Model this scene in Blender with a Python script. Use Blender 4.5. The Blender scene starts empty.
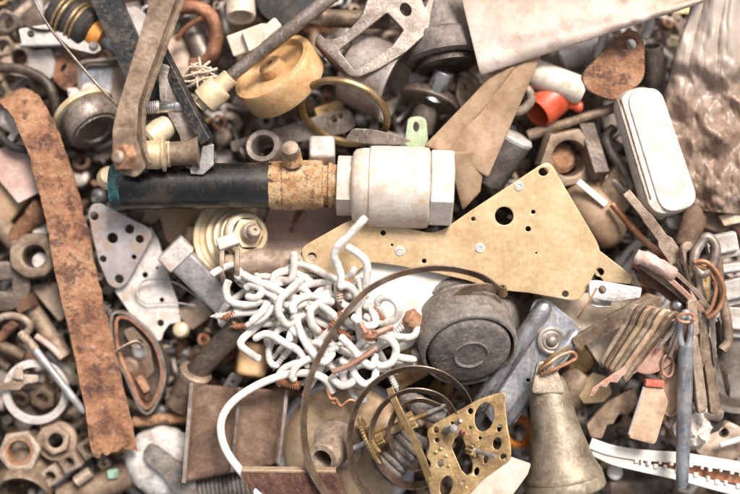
import bpy, bmesh, math, random
from math import sin, cos, pi, radians, atan2, hypot
from mathutils import Vector, Matrix, noise, Euler

# ---------------------------------------------------------------- units
# Everything is measured in millimetre-like units (0.6 mm each); heights h are above the
# bed of scrap.  W() turns a place on the pile and a height into world units.
S = 0.0006
HC = 1150.0
rng = random.Random(11)
scene = bpy.context.scene
COL = scene.collection

def W(px, py, h=0.0):
    k = (HC - h) / HC
    return Vector(((px - 370) * k, (247 - py) * k, h))

def F(px, py, h=0.0, rz=0, rx=0, ry=0):
    k = (HC - h) / HC
    return (Matrix.Translation(W(px, py, h)) @ Euler((radians(rx), radians(ry), radians(rz)), 'XYZ').to_matrix().to_4x4()
            @ Matrix.Scale(k, 4))

def FN(px, py, h, n, spin=0):
    """frame whose Z points along n"""
    k = (HC - h) / HC
    z = Vector(n).normalized()
    up = Vector((0, 1, 0)) if abs(z.y) < .9 else Vector((1, 0, 0))
    x = up.cross(z).normalized(); y = z.cross(x)
    m = Matrix((x, y, z)).transposed().to_4x4()
    return Matrix.Translation(W(px, py, h)) @ m @ Matrix.Rotation(radians(spin), 4, 'Z') @ Matrix.Scale(k, 4)

def along(p0, p1):
    a, b = W(*p0), W(*p1)
    k = (HC - (a.z + b.z) / 2) / HC
    z = (b - a).normalized()
    up = Vector((0, 0, 1)) if abs(z.z) < .95 else Vector((0, 1, 0))
    x = up.cross(z).normalized(); y = z.cross(x)
    m = Matrix((x, y, z)).transposed().to_4x4()
    return Matrix.Translation(a) @ m @ Matrix.Scale(k, 4), (b - a).length / k

def cr(pts, k=6, closed=False):
    """Catmull-Rom through vectors"""
    pts = [Vector(p) for p in pts]; n = len(pts); out = []
    segs = n if closed else n - 1
    for i in range(segs):
        if closed:
            p0, p1, p2, p3 = pts[(i - 1) % n], pts[i], pts[(i + 1) % n], pts[(i + 2) % n]
        else:
            p0, p1, p2, p3 = pts[max(i - 1, 0)], pts[i], pts[i + 1], pts[min(i + 2, n - 1)]
        for j in range(k):
            t = j / k
            out.append(0.5 * ((2 * p1) + (-p0 + p2) * t + (2 * p0 - 5 * p1 + 4 * p2 - p3) * t * t + (-p0 + 3 * p1 - 3 * p2 + p3) * t ** 3))
    if not closed: out.append(pts[-1])
    return out

def L(pts, h=None, k=6, closed=False):
    """picture-plan points with heights -> smooth world curve"""
    return cr([W(p[0], p[1], p[2] if len(p) > 2 else h) for p in pts], k, closed)

def circ(x, y, r, n=20, ry=None, rot=0):
    ry = r if ry is None else ry; c, s = cos(radians(rot)), sin(radians(rot)); o = []
    for i in range(n):
        a, b = r * cos(2 * pi * i / n), ry * sin(2 * pi * i / n)
        o.append((x + a * c - b * s, y + a * s + b * c))
    return o

def fillet(pts, r, n=4):
    if r <= 0: return list(pts)
    out = []; m = len(pts)
    for i in range(m):
        p = Vector(pts[i]).to_2d(); a = Vector(pts[i - 1]).to_2d(); b = Vector(pts[(i + 1) % m]).to_2d()
        da, db = a - p, b - p
        d = min(r, da.length * .45, db.length * .45)
        if d < .05 or da.length == 0 or db.length == 0: out.append(tuple(p)); continue
        s, e = p + da.normalized() * d, p + db.normalized() * d
        for j in range(n + 1):
            t = j / n
            q = s * (1 - t) ** 2 + p * 2 * t * (1 - t) + e * t * t
            out.append((q.x, q.y))
    return out

def flat(outline, t, holes=(), bev=.7):
    """sheet with bevelled rim and holes; returns verts, faces centred on z=0"""
    cu = bpy.data.curves.new('tmp', 'CURVE'); cu.dimensions = '2D'; cu.fill_mode = 'BOTH'
    bev = min(bev, t * .45)
    cu.extrude = max(t / 2 - bev, 0.01); cu.bevel_depth = bev; cu.bevel_resolution = 1; cu.offset = -bev
    for loop in [outline] + list(holes):
        sp = cu.splines.new('POLY'); sp.points.add(len(loop) - 1); sp.use_cyclic_u = True
        for i, q in enumerate(loop): sp.points[i].co = (q[0], q[1], 0, 1)
    ob = bpy.data.objects.new('tmp', cu)
    me = bpy.data.meshes.new_from_object(ob)
    v = [x.co.copy() for x in me.vertices]; f = [list(p.vertices) for p in me.polygons]
    bpy.data.objects.remove(ob); bpy.data.curves.remove(cu); bpy.data.meshes.remove(me)
    return v, f

class MB:
    def __init__(s): s.v = []; s.f = []; s.flats = False
    def add(s, v, f, M=None):
        o = len(s.v)
        s.v += [(M @ Vector(p)) if M else Vector(p) for p in v]
        s.f += [[i + o for i in q] for q in f]
        return s
    def box(s, M, x, y, z):
        v = [(a * x / 2, b * y / 2, c * z / 2) for a in (-1, 1) for b in (-1, 1) for c in (-1, 1)]
        return s.add(v, [(0, 1, 3, 2), (4, 6, 7, 5), (0, 4, 5, 1), (2, 3, 7, 6), (0, 2, 6, 4), (1, 5, 7, 3)], M)
    def lathe(s, M, prof, n=32, closed=False, a0=0):
        v = []; f = []; m = len(prof)
        for (r, z) in prof:
            for i in range(n):
                a = 2 * pi * i / n + a0; v.append((r * cos(a), r * sin(a), z))
        for j in range(m if closed else m - 1):
            j2 = (j + 1) % m
            for i in range(n):
                i2 = (i + 1) % n; f.append((j * n + i, j * n + i2, j2 * n + i2, j2 * n + i))
        if not closed:
            f.append(list(range(n))[::-1]); f.append([(m - 1) * n + i for i in range(n)])
        return s.add(v, f, M)
    def cyl(s, p0, p1, r0, r1=None, n=24, hole=0):
        M, l = along(p0, p1); r1 = r0 if r1 is None else r1
        if hole: return s.lathe(M, [(r0, 0), (r1, l), (hole, l), (hole, 0)], n, True)
        return s.lathe(M, [(r0, 0), (r1, l)], n)
    def turned(s, p0, p1, prof, n=32, closed=False, rel=False):
        """lathe along p0->p1; prof (r, z) with z in units, or as share of the length when rel"""
        M, l = along(p0, p1)
        if rel: prof = [(r, z * l) for r, z in prof]
        return s.lathe(M, prof, n, closed)
    def tube(s, pts, r, n=10, closed=False):
        pts = [Vector(p) for p in pts]; m = len(pts); v = []; f = []
        t = (pts[1] - pts[0]).normalized()
        x = t.cross(Vector((0.13, .21, 1)));  x.normalize()
        for i in range(m):
            if closed: t = (pts[(i + 1) % m] - pts[i - 1]).normalized()
            else: t = (pts[min(i + 1, m - 1)] - pts[max(i - 1, 0)]).normalized()
            x = (x - t * x.dot(t)).normalized(); y = t.cross(x)
            rr = r[i] if isinstance(r, (list, tuple)) else r
            for j in range(n):
                a = 2 * pi * j / n; v.append(pts[i] + (x * cos(a) + y * sin(a)) * rr)
        for i in range(m if closed else m - 1):
            i2 = (i + 1) % m
            for j in range(n):
                j2 = (j + 1) % n; f.append((i * n + j, i * n + j2, i2 * n + j2, i2 * n + j))
        if not closed:
            f.append(list(range(n))[::-1]); f.append([(m - 1) * n + j for j in range(n)])
        return s.add(v, f)
    def ribbon(s, pts, w, t, ups):
        pts = [Vector(p) for p in pts]; m = len(pts); v = []; f = []
        for i in range(m):
            tg = (pts[min(i + 1, m - 1)] - pts[max(i - 1, 0)]).normalized()
            u = Vector(ups[i] if isinstance(ups, list) else ups); u = (u - tg * u.dot(tg)).normalized()
            q = tg.cross(u); ww = w[i] if isinstance(w, list) else w
            for a, b in ((-1, -1), (1, -1), (1, 1), (-1, 1)): v.append(pts[i] + u * a * ww / 2 + q * b * t / 2)
        for i in range(m - 1):
            for j in range(4):
                j2 = (j + 1) % 4; f.append((i * 4 + j, i * 4 + j2, i * 4 + 4 + j2, i * 4 + 4 + j))
        f.append([3, 2, 1, 0]); f.append([(m - 1) * 4 + j for j in range(4)])
        return s.add(v, f)
    def plate(s, M, outline, t, holes=(), r=0, bev=.7):
        s.flats = True; v, f = flat(fillet(outline, r), t, holes, bev)
        return s.add(v, f, M)
    def iplate(s, pts, h, t, holes=(), r=2, rx=0, ry=0, bev=.7, dome=0):
        """plate traced in plan coordinates (x right, y down); holes = (x,y,r[,ry,rot]) or point lists"""
        cx = sum(p[0] for p in pts) / len(pts); cy = sum(p[1] for p in pts) / len(pts)
        hl = []
        for q in holes:
            if isinstance(q, tuple): hl.append(circ(q[0] - cx, cy - q[1], q[2], 18, q[3] if len(q) > 3 else None, -(q[4] if len(q) > 4 else 0)))
            else: hl.append(fillet([(x - cx, cy - y) for x, y in q], 1.5, 2))
        out = [(x - cx, cy - y) for x, y in pts]
        s.flats = True; v, f = flat(fillet(out, r), t, hl, bev)
        return s.add(v, f, F(cx, cy, h, 0, rx, ry))
    def patch(s, a, b, c, d, nu, nv, fn=None):
        """sheet a-b along u (top), d-c along u (bottom); corners plan triples; fn(u,v)->height offset or vector"""
        A, B, C_, D = [Vector((p[0], p[1], p[2])) for p in (a, b, c, d)]; v = []; f = []
        for j in range(nv + 1):
            for i in range(nu + 1):
                u, w = i / nu, j / nv
                p = A.lerp(B, u).lerp(D.lerp(C_, u), w)
                if fn:
                    o = fn(u, w); p = p + (Vector((0, 0, o)) if not isinstance(o, Vector) else o)
                v.append(W(p.x, p.y, p.z))
        for j in range(nv):
            for i in range(nu):
                q = j * (nu + 1) + i; f.append((q, q + nu + 1, q + nu + 2, q + 1))
        return s.add(v, f)
    def sph(s, M, r, seg=20, rings=12):
        return s.lathe(M, [(max(r * sin(pi * i / rings), .01), -r * cos(pi * i / rings)) for i in range(rings + 1)], seg)
    def hexa(s, M, r, t, hole=0, n=6, bev=1.2):
        return s.plate(M, [(r * cos(2 * pi * i / n), r * sin(2 * pi * i / n)) for i in range(n)], t, [circ(0, 0, hole, 24)] if hole else [], 0, bev)
    def rough(s, amp, fr, seed=0):
        s.v = [p + Vector(noise.noise_vector(p * fr + Vector((seed, seed * 2, 0)))) * amp + Vector(noise.noise_vector(p * fr * 3.1)) * amp * .4 for p in s.v]
        return s

ORG = {}
FLAT = set()
NAMED = []

def mesh_of(name, mb, mat, org, smooth=38):
    me = bpy.data.meshes.new(name)
    me.from_pydata([(p - org) * S for p in mb.v], [], mb.f)
    b = bmesh.new(); b.from_mesh(me)
    bmesh.ops.remove_doubles(b, verts=b.verts, dist=S * .02)
    bmesh.ops.recalc_face_normals(b, faces=b.faces)
    b.to_mesh(me); b.free()
    for p in me.polygons: p.use_smooth = True
    me.set_sharp_from_angle(angle=radians(smooth))
    me.materials.append(MAT[mat])
    if mb.flats: FLAT.add(me.name)
    return me

def mods(o, bevel, sub, solid):
    if o.data.name in FLAT and not bevel:
        m = o.modifiers.new('flat faces', 'WEIGHTED_NORMAL'); m.keep_sharp = True; m.weight = 100
    if solid:
        m = o.modifiers.new('thickness', 'SOLIDIFY'); m.thickness = solid * S; m.offset = 0
    if sub:
        m = o.modifiers.new('smooth', 'SUBSURF'); m.levels = m.render_levels = sub
    if bevel:
        m = o.modifiers.new('edge', 'BEVEL'); m.width = bevel * S; m.segments = 2; m.limit_method = 'ANGLE'; m.angle_limit = radians(35); m.harden_normals = True

def thing(name, label, cat, px, py, h=0, group=None, mark=None):
    o = bpy.data.objects.new(name, None); COL.objects.link(o)
    o.empty_display_size = .005
    w = W(px, py, h); o.location = w * S; ORG[o] = w
    o['label'] = label; o['category'] = cat
    if group: o['group'] = group
    if mark: NAMED.append((mark, px, py))
    return o

def part(name, mb, mat, parent, bevel=0, sub=0, solid=0, label=None, smooth=38):
    org = ORG[parent]
    o = bpy.data.objects.new(name, mesh_of(name, mb, mat, org, smooth)); COL.objects.link(o)
    o.parent = parent; ORG[o] = org; mods(o, bevel, sub, solid)
    if label: o['label'] = label
    return o

def solo(name, label, cat, mb, mat, at, group=None, bevel=0, sub=0, solid=0, mark=None, smooth=38):
    org = W(*at)
    o = bpy.data.objects.new(name, mesh_of(name, mb, mat, org, smooth)); COL.objects.link(o)
    o.location = org * S; ORG[o] = org; mods(o, bevel, sub, solid)
    o['label'] = label; o['category'] = cat
    if group: o['group'] = group
    if mark: NAMED.append((mark, at[0], at[1]))
    return o

# ---------------------------------------------------------------- materials
MAT = {}
def lin(c, g=.8):
    return tuple(min(.82, g * ((x / 255) / 12.92 if x <= 10 else (((x / 255) + .055) / 1.055) ** 2.4)) for x in c) + (1,)

def mk(name, c1, c2, c3, spot=None, amt=.5, rough=(.45, .75), metal=0.0, scale=1.0, bump=.35, spec=.4, flake=None, famt=.5, streak=None, var=.14, wear=None, grad=None, grain=.6):
    m = bpy.data.materials.new(name); m.use_nodes = True
    nt = m.node_tree; N = nt.nodes; K = nt.links; bs = N['Principled BSDF']
    def nd(t, **kw):
        n = N.new(t)
        for a, b in kw.items(): setattr(n, a, b)
        return n
    tc = nd('ShaderNodeTexCoord'); oi = nd('ShaderNodeObjectInfo')
    mul = nd('ShaderNodeVectorMath', operation='SCALE'); K.new(tc.outputs['Object'], mul.inputs[0]); mul.inputs['Scale'].default_value = 1 / S
    rm = nd('ShaderNodeMath', operation='MULTIPLY'); K.new(oi.outputs['Random'], rm.inputs[0]); rm.inputs[1].default_value = 731
    ad = nd('ShaderNodeVectorMath', operation='ADD'); K.new(mul.outputs[0], ad.inputs[0]); K.new(rm.outputs[0], ad.inputs[1])
    def nz(sc, det=5, ro=.62, vec=None):
        n = nd('ShaderNodeTexNoise'); n.inputs['Scale'].default_value = sc; n.inputs['Detail'].default_value = det; n.inputs['Roughness'].default_value = ro
        K.new(vec or ad.outputs[0], n.inputs['Vector']); return n
    big = nz(.035 * scale, 6, .68)
    rp = nd('ShaderNodeValToRGB'); e = rp.color_ramp.elements
    e[0].position = .36; e[0].color = lin(c2); e[1].position = .66; e[1].color = lin(c3)
    k = e.new(.5); k.color = lin(c1)
    K.new(big.outputs['Fac'], rp.inputs['Fac'])
    col = rp.outputs['Color']
    fine = nz(.32 * scale, 5, .7)
    def thr(src, a, b):
        r = nd('ShaderNodeMapRange'); r.interpolation_type = 'SMOOTHSTEP'
        r.inputs['From Min'].default_value = a; r.inputs['From Max'].default_value = b; K.new(src, r.inputs['Value']); return r.outputs['Result']
    def mix(col, fac, c, blend='MIX'):
        x = nd('ShaderNodeMix', data_type='RGBA', blend_type=blend)
        if hasattr(fac, 'links') or not isinstance(fac, (int, float)): K.new(fac, x.inputs['Factor'])
        else: x.inputs['Factor'].default_value = fac
        K.new(col, x.inputs[6])
        if isinstance(c, tuple): x.inputs[7].default_value = c
        else: K.new(c, x.inputs[7])
        return x.outputs[2]
    def scaled(src, f):
        q = nd('ShaderNodeMath', operation='MULTIPLY'); K.new(src, q.inputs[0]); q.inputs[1].default_value = f; return q.outputs[0]
    # grime grain
    gr = nd('ShaderNodeMapRange'); gr.inputs['From Min'].default_value = .3; gr.inputs['From Max'].default_value = .7
    gr.inputs['To Min'].default_value = .62; gr.inputs['To Max'].default_value = 1.3; K.new(fine.outputs['Fac'], gr.inputs['Value'])
    col = mix(col, grain, gr.outputs['Result'], 'MULTIPLY')
    sf = None
    if spot:
        sn = nz(.085 * scale, 6, .7, None); sf = scaled(thr(sn.outputs['Fac'], .5, .62), amt)
        col = mix(col, sf, lin(spot))
    if flake:
        fn_ = nz(.19 * scale, 4, .75); ff = scaled(thr(fn_.outputs['Fac'], .57, .64), famt)
        col = mix(col, ff, lin(flake))
    if streak:
        mp = nd('ShaderNodeMapping'); mp.inputs['Scale'].default_value = (1, .06, 1); mp.inputs['Rotation'].default_value = (0, 0, radians(rng.uniform(-40, 40)))
        K.new(ad.outputs[0], mp.inputs['Vector'])
        st = nz(.5, 3, .6, mp.outputs[0]); col = mix(col, scaled(thr(st.outputs['Fac'], .56, .68), .55), lin(streak))
    if grad:
        sx = nd('ShaderNodeSeparateXYZ'); K.new(mul.outputs[0], sx.inputs[0])
        gm = nd('ShaderNodeMath', operation='MULTIPLY_ADD'); K.new(big.outputs['Fac'], gm.inputs[0]); gm.inputs[1].default_value = 40; K.new(sx.outputs['Y'], gm.inputs[2])
        col = mix(col, thr(gm.outputs[0], grad[0] + 20, grad[1] + 20), lin(grad[2]))
    if wear is None: wear = .45 if metal > .05 else .18
    if wear:
        bv = nd('ShaderNodeBevel'); bv.samples = 4; bv.inputs['Radius'].default_value = 1.7 * S
        ge = nd('ShaderNodeNewGeometry'); dt = nd('ShaderNodeVectorMath', operation='DOT_PRODUCT'); K.new(bv.outputs[0], dt.inputs[0]); K.new(ge.outputs['Normal'], dt.inputs[1])
        iv = nd('ShaderNodeMath', operation='SUBTRACT'); iv.inputs[0].default_value = 1; K.new(dt.outputs['Value'], iv.inputs[1])
        wn = nd('ShaderNodeMath', operation='MULTIPLY'); K.new(thr(iv.outputs[0], .015, .16), wn.inputs[0]); K.new(thr(fine.outputs['Fac'], .35, .6), wn.inputs[1])
        col = mix(col, scaled(wn.outputs[0], wear), lin(tuple(min(250, 60 + .85 * q) for q in c3)))
    # tiny pits
    pits = nz(.9 * scale, 2, .5); col = mix(col, scaled(thr(pits.outputs['Fac'], .66, .74), .5 * grain), lin(c2, .45))
    hs = nd('ShaderNodeHueSaturation'); K.new(col, hs.inputs['Color'])
    vr = nd('ShaderNodeMapRange'); K.new(oi.outputs['Random'], vr.inputs['Value']); vr.inputs['To Min'].default_value = 1 - var; vr.inputs['To Max'].default_value = 1 + var * .6
    K.new(vr.outputs['Result'], hs.inputs['Value'])
    K.new(hs.outputs['Color'], bs.inputs['Base Color'])
    rr = nd('ShaderNodeMapRange'); rr.inputs['From Min'].default_value = .32; rr.inputs['From Max'].default_value = .68
    rr.inputs['To Min'].default_value = rough[0]; rr.inputs['To Max'].default_value = rough[1]; K.new(fine.outputs['Fac'], rr.inputs['Value'])
    K.new(rr.outputs['Result'], bs.inputs['Roughness'])
    if sf is not None and metal > 0:
        mm = nd('ShaderNodeMath', operation='MULTIPLY_ADD'); K.new(sf, mm.inputs[0]); mm.inputs[1].default_value = -metal * .8; mm.inputs[2].default_value = metal
        K.new(mm.outputs[0], bs.inputs['Metallic'])
    else: bs.inputs['Metallic'].default_value = metal
    bs.inputs['Specular IOR Level'].default_value = spec
    sm = nd('ShaderNodeMath', operation='ADD'); K.new(fine.outputs['Fac'], sm.inputs[0]); K.new(scaled(big.outputs['Fac'], 2.0), sm.inputs[1])
    bp = nd('ShaderNodeBump'); bp.inputs['Strength'].default_value = min(1, bump * 1.35); bp.inputs['Distance'].default_value = 2.2 * S
    K.new(sm.outputs[0], bp.inputs['Height']); K.new(bp.outputs['Normal'], bs.inputs['Normal'])
    MAT[name] = m
    return m

mk('rust', (168, 120, 88), (110, 77, 60), (194, 150, 116), (78, 52, 48), .75, (.6, .88), .05, .8, .75, .3, (220, 196, 178), .2, grain=.9)
mk('rust_dark', (118, 84, 66), (88, 62, 50), (142, 106, 86), (70, 48, 42), .5, (.6, .85), .1, 1, .5, .3)
mk('rust_orange', (186, 136, 100), (142, 98, 72), (212, 172, 138), (110, 78, 60), .5, (.6, .9), 0, 1.3, .6, .3, (228, 214, 200), .4)
mk('brown_iron', (147, 124, 102), (105, 86, 70), (180, 157, 134), (80, 62, 51), .5, (.4, .7), 0.3, 1, 0.22, .4, grain=0.55)
mk('tan_iron', (176, 154, 134), (136, 115, 98), (207, 188, 168), (104, 82, 64), .5, (.4, .7), 0.3, 1, 0.2, .4, grain=0.5)
mk('dark_iron', (92, 80, 71), (62, 54, 48), (128, 114, 103), (108, 82, 62), .4, (.2, .6), 0.4, 1, 0.22, .4, grain=0.5)
mk('steel', (146, 132, 121), (108, 97, 89), (182, 170, 159), (112, 84, 64), .5, (.28, .58), 0.55, 1, 0.16, .5, streak=(196, 186, 178), grain=0.45)
mk('silver', (186, 181, 179), (150, 144, 142), (212, 208, 206), (146, 122, 104), .4, (.25, .48), .5, 1, 0.08, .5, grain=0.35)
mk('bluesteel', (168, 169, 174), (128, 128, 134), (202, 204, 210), (150, 124, 104), .5, (.28, .55), 0.6, .9, 0.1, .5, streak=(206, 204, 204), grain=0.35)
mk('chrome', (206, 204, 204), (170, 166, 166), (226, 226, 228), (150, 120, 96), .3, (.12, .3), .9, 1, .1, .5, grain=0.2)
mk('brass_plate', (209, 180, 138), (194, 162, 120), (219, 193, 155), (176, 142, 104), .3, (0.36, 0.52), 0.4, .7, 0.05, .45, var=.03, grain=0.3, streak=(211, 183, 149))
mk('brass', (186, 152, 98), (156, 122, 74), (206, 178, 128), (120, 92, 62), .4, (.32, .55), .6, 1, 0.1, .5, grain=0.35)
mk('brass_old', (162, 132, 88), (128, 101, 66), (190, 162, 118), (104, 82, 60), .45, (0.28, 0.5), 0.65, 1.2, 0.1, .5, grain=0.35)
mk('cream_brass', (222, 200, 164), (200, 172, 130), (234, 218, 190), (176, 140, 96), .35, (.4, .6), .3, 1, 0.08, .45, grain=0.3)
mk('copper_dull', (158, 106, 78), (112, 76, 58), (190, 138, 106), (88, 66, 54), .5, (.4, .6), .35, 1.4, .35, .5)
mk('spring_steel', (138, 117, 98), (106, 88, 74), (170, 148, 126), (92, 72, 58), .4, (0.22, 0.42), 0.65, 1.2, 0.06, .5, grain=0.35)
mk('copper', (194, 136, 102), (170, 108, 76), (222, 170, 138), (120, 82, 62), .4, (.35, .55), .6, 1.2, 0.1, .5, grain=0.4)
mk('yellow_plastic', (212, 168, 118), (190, 142, 92), (224, 188, 144), (170, 124, 76), .4, (.45, .7), 0, .9, 0.1, .4, (236, 212, 170), .25, grain=0.35)
mk('orange_plastic', (222, 140, 52), (196, 116, 40), (232, 160, 80), (120, 80, 46), .35, (.4, .6), 0, 1, .2, .45, grain=0.3)
mk('red_plastic', (228, 92, 56), (204, 74, 44), (238, 122, 84), (176, 104, 80), .35, (.3, .5), 0, 1, 0.05, .5, grain=0.2)
mk('white_vinyl', (230, 224, 216), (206, 196, 185), (240, 236, 229), (160, 140, 122), .5, (.25, .42), 0, 1.2, 0.04, .45, var=.04, grain=0.22)
mk('bag_film', (164, 137, 117), (132, 105, 87), (186, 163, 146), (98, 76, 61), .55, (.32, .54), 0, .7, .08, .5, grad=(0, 90, (204, 187, 173)), grain=.3, wear=0)
mk('white_plastic', (236, 230, 220), (224, 215, 203), (243, 239, 232), (198, 180, 160), .3, (.35, .55), 0, .7, 0.03, .45, var=.03, grain=0.15)
mk('white_metal', (212, 203, 195), (184, 172, 162), (228, 222, 216), (164, 134, 110), .45, (.4, .65), .15, 1, 0.1, .45, grain=0.4)
mk('grey_plate', (176, 168, 167), (156, 146, 143), (192, 186, 187), (170, 138, 110), .7, (.4, .65), .2, .55, 0.1, .45, grain=0.35)
mk('pink_paint', (208, 176, 164), (190, 154, 140), (222, 196, 186), (176, 132, 112), .4, (.5, .75), 0, 1, .25, .4)
mk('black_paint', (40, 40, 42), (28, 28, 30), (60, 58, 58), (150, 128, 106), .28, (.3, .5), 0, .8, .25, .5, (176, 160, 142), .25)
mk('black_pipe', (25, 24, 24), (15, 15, 15), (40, 36, 34), (120, 100, 80), .18, (.2, .34), 0, .5, .03, .6, wear=0, grain=.3, streak=(66, 58, 52))
mk('black_rubber', (52, 48, 46), (38, 35, 34), (72, 66, 62), (104, 90, 78), .35, (.5, .75), 0, 1, .3, .35)
mk('teal_paint', (40, 84, 88), (30, 46, 50), (96, 150, 148), (34, 38, 40), .7, (.22, .4), 0, 2.4, .2, .45)
mk('grey_rubber', (126, 116, 108), (96, 89, 84), (150, 140, 131), (76, 71, 67), .55, (.45, .7), 0, 1.3, .4, .45, (186, 174, 162), .5)
mk('plaster', (228, 214, 202), (206, 190, 178), (238, 228, 220), (190, 164, 144), .35, (.7, .9), 0, 1, .5, .3)
mk('stucco_white', (224, 216, 208), (186, 172, 162), (236, 230, 224), (110, 96, 86), .4, (.55, .8), .1, 1.4, .5, .35)
mk('galv', (216, 206, 198), (196, 184, 174), (228, 220, 214), (190, 162, 140), .4, (.4, .65), .25, 1.4, 0.14, .45, grain=0.4)
mk('fitting_white', (216, 203, 190), (198, 181, 165), (226, 217, 206), (206, 168, 120), .45, (.5, .75), .1, 1, 0.12, .4, (234, 228, 220), .3, grain=0.4)
mk('fitting_rust', (214, 172, 126), (192, 136, 82), (228, 200, 164), (104, 82, 70), .75, (.5, .8), .05, 2.2, .6, .4, (238, 164, 62), .65)
mk('bell_metal', (152, 137, 116), (118, 104, 86), (180, 166, 144), (108, 92, 76), .5, (0.34, 0.58), 0.4, 1.1, 0.14, .45, (206, 190, 168), .3, streak=(190, 172, 150), grain=0.4)
mk('cable_white', (236, 228, 216), (224, 214, 200), (242, 236, 226), (204, 184, 160), .3, (.35, .5), 0, .8, 0.04, .5, var=.02, grain=0.2)
mk('paper', (211, 190, 174), (192, 168, 150), (224, 207, 195), (172, 142, 118), .45, (.5, .75), 0, .6, .1, .4, var=.03, grain=.25, flake=(184, 156, 134), famt=.2)
mk('card', (174, 145, 116), (152, 122, 96), (192, 162, 136), (134, 104, 78), .4, (.7, .9), 0, .6, 0.15, .3, grain=0.3)
mk('leather', (156, 122, 92), (132, 100, 74), (176, 144, 114), (112, 84, 62), .4, (.65, .85), 0, .9, .3, .3)
mk('wrap', (164, 132, 108), (134, 102, 80), (188, 162, 142), (104, 76, 60), .5, (.35, .6), 0, .9, .4, .45, (206, 188, 172), .4)
mk('board_dark', (96, 62, 50), (72, 46, 38), (120, 84, 68), (160, 126, 104), .3, (.55, .8), 0, 1.6, .6, .35, streak=(140, 104, 84))
mk('wood_pale', (222, 200, 174), (206, 182, 154), (232, 214, 194), (186, 156, 126), .3, (.6, .8), 0, .8, .3, .35, streak=(198, 170, 140))
mk('green_plastic', (176, 190, 152), (156, 172, 134), (192, 204, 170), (150, 140, 110), .3, (.4, .6), 0, 1, .15, .45)
mk('mint_paint', (150, 186, 160), (120, 150, 128), (170, 204, 180), (120, 96, 72), .4, (.5, .7), 0, 2, .2, .4)
mk('fob_tan', (196, 164, 134), (174, 142, 112), (212, 184, 158), (140, 106, 80), .4, (.5, .7), 0, 1, 0.1, .4, grain=0.3)
mk('fob_red', (196, 92, 72), (170, 72, 56), (210, 116, 96), (190, 150, 126), .4, (.5, .7), 0, 1, .2, .4)
mk('pink_key', (190, 150, 130), (160, 116, 96), (208, 176, 158), (186, 112, 84), .5, (.4, .65), .35, 1.2, 0.12, .45, grain=0.4)
mk('rust_sheet', (140, 112, 93), (110, 86, 70), (166, 138, 118), (92, 66, 52), .45, (.55, .8), .15, .9, .45, .35)
mk('dome_tan', (196, 168, 136), (172, 142, 110), (212, 188, 160), (140, 108, 80), .4, (.45, .7), 0.4, .9, 0.14, .4, grain=0.4)
mk('speck_steel', (134, 122, 114), (106, 96, 90), (158, 148, 140), (84, 72, 64), .45, (.45, .7), .45, 1.6, 0.25, .4, (180, 168, 158), .35)
mk('bone', (230, 216, 196), (214, 198, 176), (238, 228, 212), (178, 152, 124), .35, (.4, .6), 0, 1, .08, .45, grain=.3)
mk('casing_white', (214, 206, 195), (200, 190, 178), (223, 216, 206), (170, 148, 126), .5, (.3, .5), 0, .8, .03, .5, var=.02, grain=.25, flake=(186, 168, 148), famt=.25)
mk('lead_steel', (132, 119, 108), (98, 87, 79), (166, 152, 140), (112, 84, 66), .5, (.26, .55), .35, 1.1, .2, .5, grain=.45)
mk('cup_steel', (172, 157, 146), (136, 122, 112), (196, 184, 174), (124, 96, 78), .4, (.28, .5), .3, .9, .14, .5, grain=.4)
mk('soil', (58, 46, 38), (40, 32, 27), (78, 62, 52), (30, 25, 22), .5, (.8, .95), 0, 1, .6, .2)
# ---------------------------------------------------------------- ground under the heap
mb = MB(); n = 60; v = []; f = []
for j in range(n + 1):
    for i in range(n + 1):
        x, y = -1500 + 3000 * i / n, -1500 + 3000 * j / n
        v.append((x, y, -46 + 10 * noise.noise((x * .012, y * .012, 0))))
for j in range(n):
    for i in range(n):
        q = j * (n + 1) + i; f.append((q, q + 1, q + n + 2, q + n + 1))
mb.add(v, f)
g = bpy.data.objects.new('ground', mesh_of('ground', mb, 'soil', Vector((0, 0, 0)))); COL.objects.link(g); g['kind'] = 'structure'

def thread_prof(r, z0, z1, pitch=3.0, depth=.14):
    o = []; z = z0
    while z + pitch <= z1:
        o += [(r * (1 - depth), z), (r, z + pitch * .5)]; z += pitch
    o.append((r * (1 - depth), z1)); return o

# ================================================================ pipe fitting
t = thing('pipe_fitting', 'long black pipe with a rusty orange clamp and a big whitish coupling', 'pipe fitting', 280, 187, 70, mark='the pipe fitting')
p = part('pipe', MB().turned((120, 187, 72), (280, 185, 72), [(22.5, 0), (22.7, 60), (23, 160), (17, 160), (17, 0)], 48, True), 'black_pipe', t)
part('painted_end', MB().turned((112.5, 187.3, 72), (122, 187, 72), [(22.5, 0), (23.1, 1), (23.1, 9), (22.6, 10.5), (17.2, 10.5), (17.2, 0)], 48, True), 'teal_paint', p, label='teal painted end of the pipe')
m = MB().turned((274, 185.5, 72), (324, 185, 72), [(23.4, -4), (24.2, 0), (24.4, 7), (22.7, 8.5), (24.6, 10), (25, 26), (24, 40), (24.4, 41), (24, 49), (18, 50)], 56); m.rough(1.3, .16, 3)
c = part('clamp', m, 'fitting_rust', t)
m = MB().cyl((291, 150, 96), (293, 163, 88), 9, 10.5, 20); m.rough(.6, .2); part('clamp_lug', m, 'fitting_rust', c)
m = MB().lathe(FN(291, 151, 100, (-.1, .5, .85)), [(0.05, 8), (5, 7.6), (8.2, 6), (8.6, 3), (8.6, -4)][::-1], 20)
part('screw', m, 'tan_iron', c)
part('neck', MB().turned((322, 185, 72), (339, 185, 72), [(17, -2), (20, 1), (20, 6), (22.5, 7), (22.5, 10), (20.5, 11), (20.5, 17)], 48), 'fitting_rust', t)
M_, l = along((337, 185.5, 72), (354, 186, 72))
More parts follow.
